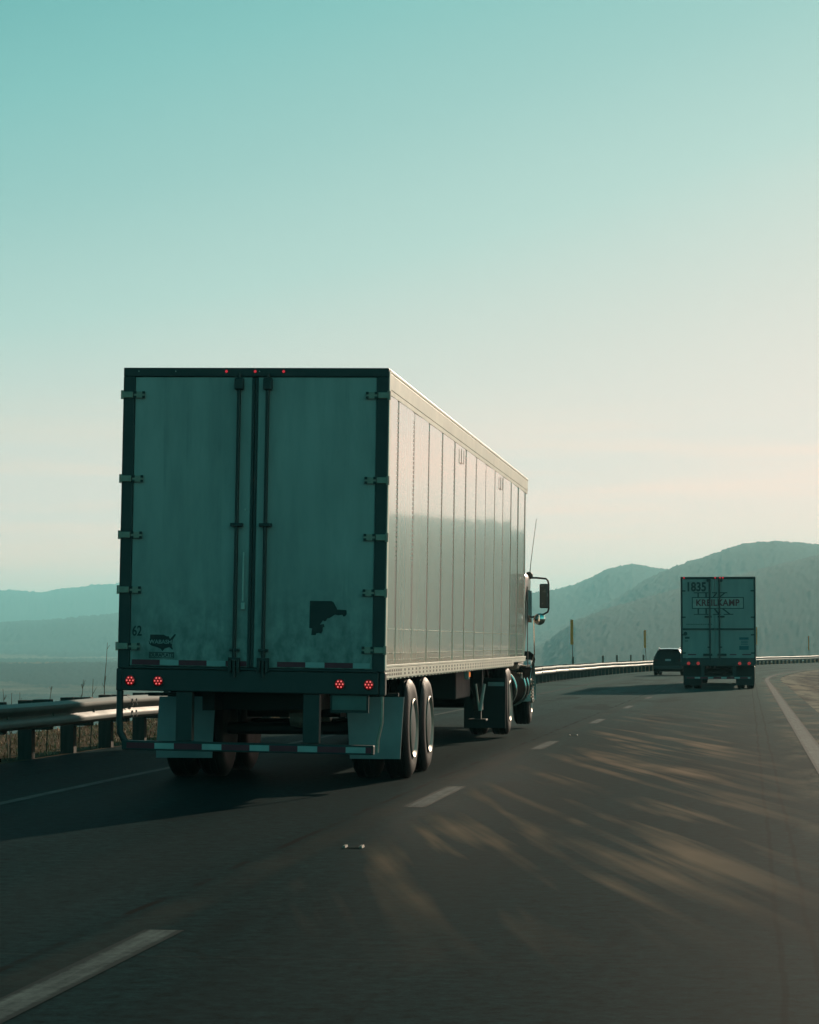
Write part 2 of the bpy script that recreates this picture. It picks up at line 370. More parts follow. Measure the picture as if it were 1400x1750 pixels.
def asphalt(name, base, warm=(0.30, 1.0, 1.06), features=True):
    m, t, b = new_mat(name)
    mp1 = uvmap(t, 1, 1); sp = t.nodes.new('ShaderNodeSeparateXYZ'); t.links.new(mp1.outputs[0], sp.inputs[0])
    u, v = sp.outputs[0], sp.outputs[1]
    fine = noise(t, mp1.outputs[0], 9, 6, 0.9)
    mid = noise(t, uvmap(t, 1.0, 0.25).outputs[0], 1.2, 5)
    lng = noise(t, uvmap(t, 1.0, 0.03).outputs[0], 1.4, 4)
    col = mixc(t, mrange(t, fine, 0.32, 0.68), tuple(c * base * 0.12 for c in warm), tuple(c * base * 2.3 for c in warm))
    col = mixc(t, 1.0, col, mrange(t, mid, 0.25, 0.75, 0.85, 1.15), 'MULTIPLY')
    col = mixc(t, 1.0, col, mrange(t, lng, 0.25, 0.75, 0.82, 1.18), 'MULTIPLY')
    col = mixc(t, mrange(t, v, 28, 95), col, mixc(t, 1.0, col, (9.0, 4.6, 4.0), 'MULTIPLY'))      # grazing sheen of the distant road, put in as paler colour
    if features:
        wob = mth(t, 'MULTIPLY', mth(t, 'SUBTRACT', noise(t, uvmap(t, 0.2, 0.6).outputs[0], 1.0, 4), 0.5), 0.10)
        # polished wheel tracks, tar in the joints, a paler strip beside the lane joint
        for c in (-2.7, -0.95, 0.95, 2.6):
            col = mixc(t, mth(t, 'MULTIPLY', line_mask(t, u, c, 0.6), 0.22), col, (base * 1.5, base * 1.45, base * 1.38))
        col = mixc(t, mth(t, 'MULTIPLY', line_mask(t, u, -0.17, 0.17, wob), mrange(t, noise(t, uvmap(t, 0.5, 0.5).outputs[0], 1.2, 5), 0.35, 0.65, 0.1, 0.42)), col, (base * 2.6, base * 2.2, base * 1.8))
        brk = mrange(t, noise(t, uvmap(t, 0.5, 0.8).outputs[0], 1.5, 5), 0.42, 0.55)
        col = mixc(t, mth(t, 'MULTIPLY', line_mask(t, u, -0.36, 0.035, wob), brk), col, (0.008, 0.008, 0.008))
        for c in (2.91, 3.06):
            col = mixc(t, mth(t, 'MULTIPLY', line_mask(t, u, c, 0.02, wob), 0.6), col, (0.002, 0.006, 0.006))
        # grit blown against the right edge line
        grit = mrange(t, noise(t, uvmap(t, 0.8, 0.25).outputs[0], 1.6, 7, 0.65), 0.46, 0.64)
        col = mixc(t, mth(t, 'MULTIPLY', mth(t, 'MULTIPLY', mrange(t, u, 3.12, 3.5), grit), 0.85), col, (0.16, 0.125, 0.09))
        # a few hairline cracks
        vo = t.nodes.new('ShaderNodeTexVoronoi'); vo.feature = 'DISTANCE_TO_EDGE'; vo.inputs['Scale'].default_value = 0.55
        wv = t.nodes.new('ShaderNodeVectorMath'); wv.operation = 'ADD'; nn = t.nodes.new('ShaderNodeTexNoise'); nn.inputs['Scale'].default_value = 2.5; nn.inputs['Detail'].default_value = 6
        um = uvmap(t, 1.0, 0.45); t.links.new(um.outputs[0], nn.inputs['Vector']); t.links.new(um.outputs[0], wv.inputs[0])
        ns = t.nodes.new('ShaderNodeVectorMath'); ns.operation = 'SCALE'; ns.inputs['Scale'].default_value = 0.5; t.links.new(nn.outputs['Color'], ns.inputs[0]); t.links.new(ns.outputs[0], wv.inputs[1])
        t.links.new(wv.outputs[0], vo.inputs['Vector'])
        cmask = mrange(t, noise(t, uvmap(t, 0.35, 0.12).outputs[0], 1.0, 3), 0.54, 0.62)
        col = mixc(t, mth(t, 'MULTIPLY', mth(t, 'MULTIPLY', mrange(t, vo.outputs['Distance'], 0.010, 0.003), cmask), 0.7), col, (0.004, 0.006, 0.006))
        # tar patches
        pm = mrange(t, noise(t, uvmap(t, 0.5, 0.09).outputs[0], 1.3, 2, 0.4), 0.60, 0.63)
        col = mixc(t, mth(t, 'MULTIPLY', pm, 0.4), col, (0.006, 0.010, 0.010))
        # transverse joints
        fr = mth(t, 'FRACT', mth(t, 'DIVIDE', mth(t, 'ADD', v, 0.4), 4.6))
        col = mixc(t, mth(t, 'MULTIPLY', mrange(t, mth(t, 'ABSOLUTE', mth(t, 'SUBTRACT', fr, 0.5)), 0.004, 0.0015), 0.22), col, (base * 2.2, base * 2.1, base * 1.9))
        # warm light streaks over the right lane, painted into the colour as slanting wisps
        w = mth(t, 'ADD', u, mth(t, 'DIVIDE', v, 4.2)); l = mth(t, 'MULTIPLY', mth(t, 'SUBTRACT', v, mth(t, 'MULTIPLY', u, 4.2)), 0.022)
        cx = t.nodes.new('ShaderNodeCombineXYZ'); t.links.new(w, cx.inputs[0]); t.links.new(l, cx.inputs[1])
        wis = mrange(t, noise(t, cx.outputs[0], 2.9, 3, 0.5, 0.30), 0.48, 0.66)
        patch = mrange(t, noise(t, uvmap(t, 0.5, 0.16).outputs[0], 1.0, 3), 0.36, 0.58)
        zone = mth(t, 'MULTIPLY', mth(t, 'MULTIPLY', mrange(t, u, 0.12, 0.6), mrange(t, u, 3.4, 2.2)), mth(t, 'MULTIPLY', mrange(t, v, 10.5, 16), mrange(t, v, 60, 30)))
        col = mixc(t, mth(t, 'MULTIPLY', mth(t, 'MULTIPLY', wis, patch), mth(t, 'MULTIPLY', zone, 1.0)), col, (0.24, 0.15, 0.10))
    t.links.new(col, b.inputs['Base Color'])
    b.inputs['Roughness'].default_value = 0.66; b.inputs['Specular IOR Level'].default_value = 0.005
    bp = t.nodes.new('ShaderNodeBump'); bp.inputs['Strength'].default_value = 0.2; bp.inputs['Distance'].default_value = 0.006
    t.links.new(fine, bp.inputs['Height']); t.links.new(bp.outputs[0], b.inputs['Normal'])
    return m
def worn_paint(name, c, hw):
    m, t, b = new_mat(name)
    mp1 = uvmap(t, 1, 1); sp = t.nodes.new('ShaderNodeSeparateXYZ'); t.links.new(mp1.outputs[0], sp.inputs[0])
    f = noise(t, mp1.outputs[0], 13, 6, 0.85); g = noise(t, uvmap(t, 3, 1.0).outputs[0], 2.0, 7, 0.7); s_ = noise(t, uvmap(t, 14, 0.5).outputs[0], 1.5, 4, 0.6)
    edge = mrange(t, mth(t, 'ABSOLUTE', mth(t, 'SUBTRACT', sp.outputs[0], c)), hw * 0.55, hw, 0.0, 0.30)
    wear = mth(t, 'ADD', mth(t, 'ADD', mth(t, 'MULTIPLY', f, 0.45), mth(t, 'MULTIPLY', g, 0.40)), mth(t, 'ADD', mth(t, 'MULTIPLY', s_, 0.25), edge))
    col = mixc(t, mrange(t, wear, 0.44, 0.68), (0.10, 0.115, 0.108), (0.016, 0.022, 0.022))
    t.links.new(col, b.inputs['Base Color']); b.inputs['Roughness'].default_value = 0.66; b.inputs['Specular IOR Level'].default_value = 0.02
    return m
M['paint'] = worn_paint('worn_lane_paint', -0.012, 0.1)
M['paint_l'] = worn_paint('worn_left_edge_paint', -3.60, 0.07)
M['paint_r'] = worn_paint('worn_right_edge_paint', 3.62, 0.125)
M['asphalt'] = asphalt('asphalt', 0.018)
def dusty_shoulder():
    m, t, b = new_mat('dusty_shoulder')
    mp1 = uvmap(t, 1, 1); sp = t.nodes.new('ShaderNodeSeparateXYZ'); t.links.new(mp1.outputs[0], sp.inputs[0]); u = sp.outputs[0]
    fine = noise(t, mp1.outputs[0], 14, 8, 0.75)
    big = noise(t, uvmap(t, 1.0, 0.12).outputs[0], 1.1, 7, 0.65, 0.6)
    col = mixc(t, mrange(t, fine, 0.3, 0.7), (0.009, 0.014, 0.014), (0.026, 0.032, 0.031))
    edge = mth(t, 'MULTIPLY', line_mask(t, u, 4.62, 0.55, mth(t, 'MULTIPLY', mth(t, 'SUBTRACT', big, 0.5), 1.4)), mrange(t, big, 0.36, 0.56))
    col = mixc(t, mth(t, 'MULTIPLY', edge, 0.85), col, (0.26, 0.22, 0.17))
    col = mixc(t, mth(t, 'MULTIPLY', mrange(t, big, 0.46, 0.62), 0.8), col, (0.20, 0.165, 0.12))
    t.links.new(col, b.inputs['Base Color']); b.inputs['Roughness'].default_value = 0.8; b.inputs['Specular IOR Level'].default_value = 0.008
    bp = t.nodes.new('ShaderNodeBump'); bp.inputs['Strength'].default_value = 0.6; bp.inputs['Distance'].default_value = 0.02
    t.links.new(fine, bp.inputs['Height']); t.links.new(bp.outputs[0], b.inputs['Normal'])
    return m
M['shoulder'] = dusty_shoulder()
def soil():
    m, t, b = new_mat('dry_soil')
    tc = t.nodes.new('ShaderNodeTexCoord'); o = tc.outputs['Object']
    a = noise(t, o, 0.35, 8, 0.65); f = noise(t, o, 9, 8, 0.75)
    col = mixc(t, mrange(t, a, 0.35, 0.65), (0.07, 0.042, 0.026), (0.19, 0.12, 0.075))
    col = mixc(t, 1.0, col, mrange(t, f, 0.3, 0.7, 0.4, 1.5), 'MULTIPLY')
    t.links.new(col, b.inputs['Base Color']); b.inputs['Roughness'].default_value = 0.95; b.inputs['Specular IOR Level'].default_value = 0.01
    bp = t.nodes.new('ShaderNodeBump'); bp.inputs['Strength'].default_value = 0.8; bp.inputs['Distance'].default_value = 0.06
    t.links.new(f, bp.inputs['Height']); t.links.new(bp.outputs[0], b.inputs['Normal'])
    return m
M['soil'] = soil()
def hill_mat():
    m, t, b = new_mat('wooded_land')
    tc = t.nodes.new('ShaderNodeTexCoord'); o = tc.outputs['Object']
    mpn = t.nodes.new('ShaderNodeMapping'); mpn.inputs['Scale'].default_value = (0.001, 0.001, 0.001); t.links.new(o, mpn.inputs[0])
    a = noise(t, mpn.outputs[0], 2.2, 8, 0.6, 0.5); f = noise(t, mpn.outputs[0], 38, 7, 0.7); g = noise(t, mpn.outputs[0], 1.1, 6, 0.6)
    col = mixc(t, mrange(t, f, 0.15, 0.85), (0.002, 0.008, 0.011), (0.007, 0.016, 0.018))
    col = mixc(t, mth(t, 'MULTIPLY', mrange(t, a, 0.48, 0.62), 0.55), col, (0.014, 0.022, 0.018))
    # open fields only on the low land
    ge = t.nodes.new('ShaderNodeNewGeometry'); sp = t.nodes.new('ShaderNodeSeparateXYZ'); t.links.new(ge.outputs['Position'], sp.inputs[0])
    low = mrange(t, sp.outputs[2], 10.0, -30.0)
    fld = mth(t, 'MULTIPLY', mrange(t, g, 0.52, 0.56), low)
    col = mixc(t, mth(t, 'MULTIPLY', fld, 0.85), col, (0.22, 0.14, 0.09))
    t.links.new(col, b.inputs['Base Color']); b.inputs['Roughness'].default_value = 1.0; b.inputs['Specular IOR Level'].default_value = 0.05
    bp = t.nodes.new('ShaderNodeBump'); bp.inputs['Strength'].default_value = 0.12; bp.inputs['Distance'].default_value = 5.0
    t.links.new(f, bp.inputs['Height']); t.links.new(bp.outputs[0], b.inputs['Normal'])
    return m
M['hill'] = hill_mat()

# ------------------------------------------------------------------ road, markings, ground
SS = srange(-14, 430)
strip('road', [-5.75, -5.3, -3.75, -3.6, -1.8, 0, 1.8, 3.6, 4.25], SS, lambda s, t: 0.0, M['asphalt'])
strip('road_shoulder', [4.25, 5.0, 6.0, 7.5, 9.5], SS, lambda s, t: -0.006 - 0.05 * max(0, t - 4.3), M['shoulder'])
def verge_z(s, t):
    if t < 0:
        d = -5.3 - t
        if d < 4.8: return -0.012 - 0.03 * max(0, d)
        return max(-66, -0.156 - 0.42 * (d - 4.8))
    if t <= 9.5: return -0.30
    d = t - 9.5
    return -0.272 - 0.012 * d - (0.6 * (d - 90) if d > 90 else 0)
strip('verge', [-190, -168, -120, -60, -30, -18, -12, -10.1, -8.5, -6.5, -5.3], srange(-60, 460, 4), verge_z, M['soil'])
strip('roadside_ground', [9.5, 14, 20, 35, 60, 99.5, 140, 210], srange(-60, 460, 4), verge_z, M['soil'])

DASH = 12.0
k = 0
for i in range(-1, 12):
    s1 = 12.05 + DASH * i; s0 = s1 - 3.05
    ss = [s0 + (s1 - s0) * j / 4 for j in range(5)]
    strip('lane_marking', [-0.11, 0.085], ss, lambda s, t: 0.004, M['paint'])
strip('edge_line', [-3.67, -3.53], SS, lambda s, t: 0.004, M['paint_l'])
strip('edge_line', [3.50, 3.74], SS, lambda s, t: 0.004, M['paint_r'])

# raised lane reflectors
def marker(s, t, label):
    p, h = rp(s, t, 0.003)
    r = empty('pavement_marker', p, -h); tag(r, label, 'road reflector', 'reflectors along the lane line')
    b = MB()
    for sx in (-1, 1):
        b.poly([(sx * 0.057 - 0.011, 0), (sx * 0.057 + 0.011, 0), (sx * 0.057 + 0.007, 0.016), (sx * 0.057 - 0.007, 0.016)], -0.055, 0.055)
    b.box(-0.05, 0.05, -0.006, 0.006, 0.0, 0.003)
    b.build('casting', M['metal'], r)
    MB().add([(-0.038, -0.045, 0.006), (0.038, -0.045, 0.006), (0.038, 0.02, 0.006), (-0.038, 0.02, 0.006), (-0.034, -0.012, 0.009), (0.034, -0.012, 0.009), (0.034, 0.018, 0.009), (-0.034, 0.018, 0.009)],
             [(0, 1, 5, 4), (1, 2, 6, 5), (2, 3, 7, 6), (3, 0, 4, 7), (4, 5, 6, 7), (3, 2, 1, 0)]).build('reflector_lens', M['lens'], r)
marker(16.9, 0.13, 'small metal lane reflector on the asphalt, the nearer one before the large truck')
marker(38.5, 0.10, 'small metal lane reflector farther along the lane line, right of the large truck')

# ------------------------------------------------------------------ terrain: valley and ridges as one height field round the camera
def terrain():
    az_in = np.arange(-11, 11.001, 0.045); az_r = np.arange(11.06, 24, 0.10); az_l = np.arange(-24, -11.05, 0.25)
    az_o = np.concatenate([np.arange(25, 335, 5.0)])
    az = np.concatenate([az_l, az_in, az_r, az_o])
    rr = np.concatenate([np.geomspace(40, 900, 16)[:-1], np.geomspace(900, 5600, 230)[:-1], np.geomspace(5600, 10400, 40)])
    A, RR = np.meshgrid(az, rr)
    def tab(pts):          # (px, py) skyline -> elevation tangent as a function of azimuth
        a = [math.degrees(math.atan((x - 700) / 4222.0)) for x, y in pts]
        e = [(1099 - y) / 4216.0 for x, y in pts]
        an = np.where(az > 180, az - 360, az)
        return np.interp(an, a, e)
    far = tab([(-3000, 1030), (-600, 1022), (-200, 1008), (0, 1012), (20, 1011), (48, 1014.5), (80, 1014), (100, 1010), (150, 1004), (190, 1001), (300, 996), (480, 999), (650, 1003), (800, 1015), (900, 1017), (1000, 1030), (1400, 1060), (3000, 1075)])
    mid = tab([(-3000, 1090), (-400, 1078), (0, 1066), (100, 1059.5), (150, 1055), (200, 1050), (350, 1040), (600, 1032), (800, 1030), (1000, 1050), (1400, 1085), (3000, 1090)])
    back = tab([(-3000, 1120), (500, 1110), (700, 1060), (850, 1024), (900, 1017), (940, 1013), (963, 1008), (980, 1003), (1000, 995), (1020, 986), (1040, 977), (1060, 972), (1082, 968.5), (1100, 971), (1120, 975), (1143, 978), (1180, 985), (1400, 1000), (3000, 1010)])
    front = tab([(-3000, 1130), (800, 1125), (900, 1090), (980, 1062), (1060, 1022), (1110, 992), (1143, 978), (1165, 970), (1200, 960), (1222, 953), (1250, 942), (1280, 936), (1300, 934), (1330, 932.5), (1360, 935), (1400, 938), (1460, 936), (1560, 926), (1650, 914), (1760, 908), (1900, 904), (2150, 912), (2600, 930), (3600, 1000)])
    fold = tab([(-3000, 1140), (850, 1130), (930, 1100), (985, 1062), (1040, 1042), (1150, 1012), (1220, 996), (1270, 985), (1340, 968), (1400, 955), (1500, 948), (1600, 940), (1750, 935), (2200, 940), (3000, 1010)])
    base = -62 + 3.0 * np.sin(RR / 420.0 + A * 0.12) * np.clip((RR - 600) / 1500, 0, 1)
    H = base.copy(); CR = np.zeros_like(H)
    def lay(tb, r0, w0, back_w):
        nonlocal H, CR
        crest = CAM_H + r0 * tb
        x = (RR - r0) / r0
        f = np.where(x < 0, np.clip(1 + x / w0, 0, 1), np.clip(1 - x / back_w, 0, 1))
        f = f * f * (3 - 2 * f)
        f = np.where(x < 0, f ** 0.8, f)
        h = base + (crest[None, :] - base) * f
        CR = np.where(h > H, f ** 4, CR); H = np.maximum(H, h)
    lay(far, 9000, 0.33, 0.16); lay(mid, 5600, 0.42, 0.25); lay(back, 4300, 0.50, 0.25); lay(front, 3300, 0.60, 0.3); lay(fold, 2350, 0.60, 0.3)
    # gullies and tree tops: value noise over the ground plan, weaker near the crests
    XX = RR * np.sin(np.radians(A)); YY = RR * np.cos(np.radians(A))
    def vnoise(wl, seed):
        g = np.random.default_rng(seed).random((259, 259)); x = (XX / wl) % 256; y = (YY / wl) % 256
        i = x.astype(int); j = y.astype(int); fx = x - i; fy = y - j; fx = fx * fx * (3 - 2 * fx); fy = fy * fy * (3 - 2 * fy)
        return (g[i, j] * (1 - fx) + g[i + 1, j] * fx) * (1 - fy) + (g[i, j + 1] * (1 - fx) + g[i + 1, j + 1] * fx) * fy - 0.5
    up = np.clip((H + 58) / 50, 0, 1); sc = RR / 3300.0
    H = H + up * sc * (10 * vnoise(520 , 1) * (1 - CR) + 3 * vnoise(230, 2) * (1 - CR) + 0.5 * vnoise(95, 3) + 0.6 * vnoise(40, 4)) + up * sc * 1.6 * rng.random(H.shape) ** 4 * 1.8
    X = RR * np.sin(np.radians(A)); Y = RR * np.cos(np.radians(A))
    H = np.where(RR < 400, -66, H)
    V = np.stack([X, Y, H], -1).reshape(-1, 3)
    nr, na = H.shape
    i, k = np.meshgrid(np.arange(nr - 1), np.arange(na), indexing='ij'); k2 = (k + 1) % na
    F = np.stack([i * na + k, i * na + k2, (i + 1) * na + k2, (i + 1) * na + k], -1).reshape(-1, 4)
    me = bpy.data.meshes.new('terrain')
    me.vertices.add(len(V)); me.vertices.foreach_set('co', V.ravel().astype(np.float32))
    me.loops.add(F.size); me.loops.foreach_set('vertex_index', F.ravel().astype(np.int32))
    me.polygons.add(len(F)); me.polygons.foreach_set('loop_start', np.arange(0, F.size, 4, dtype=np.int32))
    me.polygons.foreach_set('use_smooth', np.ones(len(F), dtype=bool))
    me.update(calc_edges=True); me.validate()
    me.materials.append(M['hill'])
    o = bpy.data.objects.new('terrain', me); C.objects.link(o); o['kind'] = 'structure'
terrain()

# ------------------------------------------------------------------ guardrail
TR = -5.72
def guardrail():
    p0, h0 = rp(0, TR)
    root = empty('guardrail', (0, 0, 0))
    tag(root, 'long galvanised W-beam guardrail on wooden posts along the left edge of the road', 'guardrail')
    # W profile: (toward the road, height)
    prof = [(0.0, 0.705), (0.015, 0.70), (0.035, 0.685), (0.075, 0.665), (0.082, 0.635), (0.075, 0.605), (0.02, 0.575), (0.008, 0.55), (0.02, 0.525), (0.075, 0.495), (0.082, 0.465), (0.075, 0.435), (0.035, 0.415), (0.015, 0.40), (0.0, 0.395)]
    th = 0.004
    ring = [(a, z) for a, z in prof] + [(a - th, z) for a, z in prof[::-1]]
    rings = []
    ss = [x * 0.5 for x in range(20, 140)] + [70 + i * 1.9 for i in range(0, 130)]
    for s in ss:
        wob = 0.006 * math.sin(s * 0.8) + 0.008 * math.sin(s * 0.23 + 1)
        r = []
        for a, z in ring:
            p, h = rp(s, TR + a, z + wob - 0.03); r.append(p[:])
        rings.append(r)
    rl = MB().loft(rings)
    for q in range(60):          # splice laps and bolt heads
        sq = 10.9 + 1.905 * q
        for z_ in (0.55,):
            p, h = rp(sq, TR + 0.014, z_ - 0.03); rl.box(p.x - 0.012, p.x + 0.016, p.y - 0.018, p.y + 0.018, p.z - 0.018, p.z + 0.018)
        if q % 4 == 0:
            lap = []
            for dq in (0.0, 0.32):
                r = []
                for a_, z_ in [(a + 0.004, z) for a, z in prof] + [(a + 0.001, z) for a, z in prof[::-1]]:
                    p, h = rp(sq - 0.16 + dq, TR + a_, z_ - 0.03 + 0.006 * math.sin((sq - .16 + dq) * 0.8) + 0.008 * math.sin((sq - .16 + dq) * 0.23 + 1)); r.append(p[:])
                lap.append(r)
            rl.loft(lap)
            for dq in (-0.11, 0.11):
                for a_, z_ in ((0.072, 0.66), (0.072, 0.60), (0.072, 0.50), (0.072, 0.44)):
                    p, h = rp(sq + dq, TR + a_ + 0.008, z_ - 0.03); rl.box(p.x - 0.01, p.x + 0.012, p.y - 0.016, p.y + 0.016, p.z - 0.014, p.z + 0.014)
    rl.build('rail', M['rail'], root, smooth=50)
    # posts with block-outs
    wood = M['wood']
    pm = MB().box(-0.10, 0.08, -0.075, 0.075, -0.4, 0.735, 0.008)
    bm_ = MB().box(0.0, 0.225, -0.075, 0.075, 0.37, 0.742, 0.008)
    far = MB()
    post0 = blk0 = None
    s = 10.9; n = 0
    while s < 300:
        p, h = rp(s, TR - 0.31, -0.04)
        if n < 90:
            if post0 is None:
                post0 = pm.build('post', wood, root); blk0 = bm_.build('block_out', wood, post0)
                po, bo = post0, blk0
            else:
                po = post0.copy(); C.objects.link(po); po.parent = root
                bo = blk0.copy(); C.objects.link(bo); bo.parent = po
            po.location = p; po.rotation_euler = (random.uniform(-.015, .015), random.uniform(-.015, .015), -h)
            bo.location = (0.084, 0, random.uniform(-0.012, 0.012))
        else:
            ch, sh = math.cos(-h), math.sin(-h)
            for (x0, x1, y0, y1, z0, z1) in ((-0.10, 0.08, -0.075, 0.075, -0.4, 0.735), (0.084, 0.309, -0.075, 0.075, 0.37, 0.742)):
                v = [(p.x + x * ch - y * sh, p.y + x * sh + y * ch, p.z + z) for z in (z0, z1) for y in (y0, y1) for x in (x0, x1)]
                far.add(v, [(0, 2, 3, 1), (4, 5, 7, 6), (0, 1, 5, 4), (2, 6, 7, 3), (0, 4, 6, 2), (1, 3, 7, 5)])
        s += 1.905; n += 1
    if far.f:
        fo = far.build('post', wood, root); fo['kind'] = 'stuff'
guardrail()

# ------------------------------------------------------------------ vehicles: shared wheel builder
def wheel(parent, x, y, r, w, side, rim='cover', name='wheel'):
    """side = +1: outer face toward +x"""
    b = MB(); hw = w / 2
    pr = [(-hw + 0.02, r * 0.56), (-hw, r * 0.72), (-hw + 0.01, r * 0.90), (-hw + 0.035, r * 0.975), (-hw + 0.05, r)]
    for g in range(3):
        c = -hw + w * (g + 1) / 4
        pr += [(c - 0.010, r), (c - 0.006, r - 0.012), (c + 0.006, r - 0.012), (c + 0.010, r)]
    pr += [(hw - 0.05, r), (hw - 0.035, r * 0.975), (hw - 0.01, r * 0.90), (hw, r * 0.72), (hw - 0.02, r * 0.56)]
    b.lathe(pr, (0, 0, 0), 'X', 48)
    o = b.build(name, M['tyre'], parent, smooth=40); o.location = (x, y, r)
    s = side
    ring = [(s * (hw - 0.045), r * 0.57), (s * (hw + 0.004), r * 0.60), (s * (hw + 0.010), r * 0.585), (s * (hw - 0.01), r * 0.53), (s * (hw - 0.03), r * 0.50)]
    MB().lathe(ring, (0, 0, 0), 'X', 48).build('rim', M['rim'], o, smooth=40)
    if rim == 'cover':
        MB().lathe([(s * (hw - 0.028), r * 0.52), (s * (hw - 0.015), r * 0.50), (s * (hw + 0.0), r * 0.30), (s * (hw + 0.004), 0.01)], (0, 0, 0), 'X', 48).build('wheel_cover', M['cover'], o, smooth=40)
    else:
        b = MB().lathe([(s * (hw - 0.05), r * 0.50), (s * (hw - 0.04), r * 0.30), (s * (hw + 0.03), r * 0.26), (s * (hw + 0.035), 0.01)], (0, 0, 0), 'X', 32)
        for k in range(10):
            a = k * math.pi / 5
            b.tube([(s * (hw - 0.05), math.cos(a) * r * 0.38, math.sin(a) * r * 0.38), (s * (hw - 0.015), math.cos(a) * r * 0.38, math.sin(a) * r * 0.38)], 0.016, 6)
        b.build('hub', M['rim'], o, smooth=40)
    return o
def duals(parent, y, r, w, xo, rim='cover', dx=0.0):
    for s in (-1, 1):
        wheel(parent, dx + s * (xo - w / 2), y, r, w, s, rim)
        wheel(parent, dx + s * (xo - w * 1.5 - 0.055), y, r, w, s, 'hub')
def tape(mb_pair, x0, x1, z0, z1, y, first_red=True, red=0.275, white=0.185):
    x = x0; is_red = first_red
    while x < x1 - 0.02:
        ln = red if is_red else white
        mb_pair[0 if is_red else 1].box(x, min(x + ln, x1), y - 0.003, y, z0, z1)
        x += ln; is_red = not is_red
def led_lamp(parent, x, z, y, xf, name='tail_light', r=0.046):
    lo = MB().lathe([(y, r + 0.012), (y - 0.012, r + 0.012), (y - 0.014, r)], (x, 0, z), 'Y', 20).build(name, M['bolt'], parent, xf)
    b = MB(); b.lathe([(y - 0.0142, r), (y - 0.019, r * 0.9), (y - 0.022, r * 0.5)], (x, 0, z), 'Y', 20).build('lens', M['lamp'], lo, xf)
    d = MB()
    for k in range(7):
        a = k * math.pi / 3; q = 0 if k == 6 else r * 0.66
        d.lathe([(y - 0.017, 0.009), (y - 0.026, 0.007)], (x + q * math.cos(a), 0, z + q * math.sin(a)), 'Y', 8)
    d.build('diode', M['led'], lo, xf)
    return lo

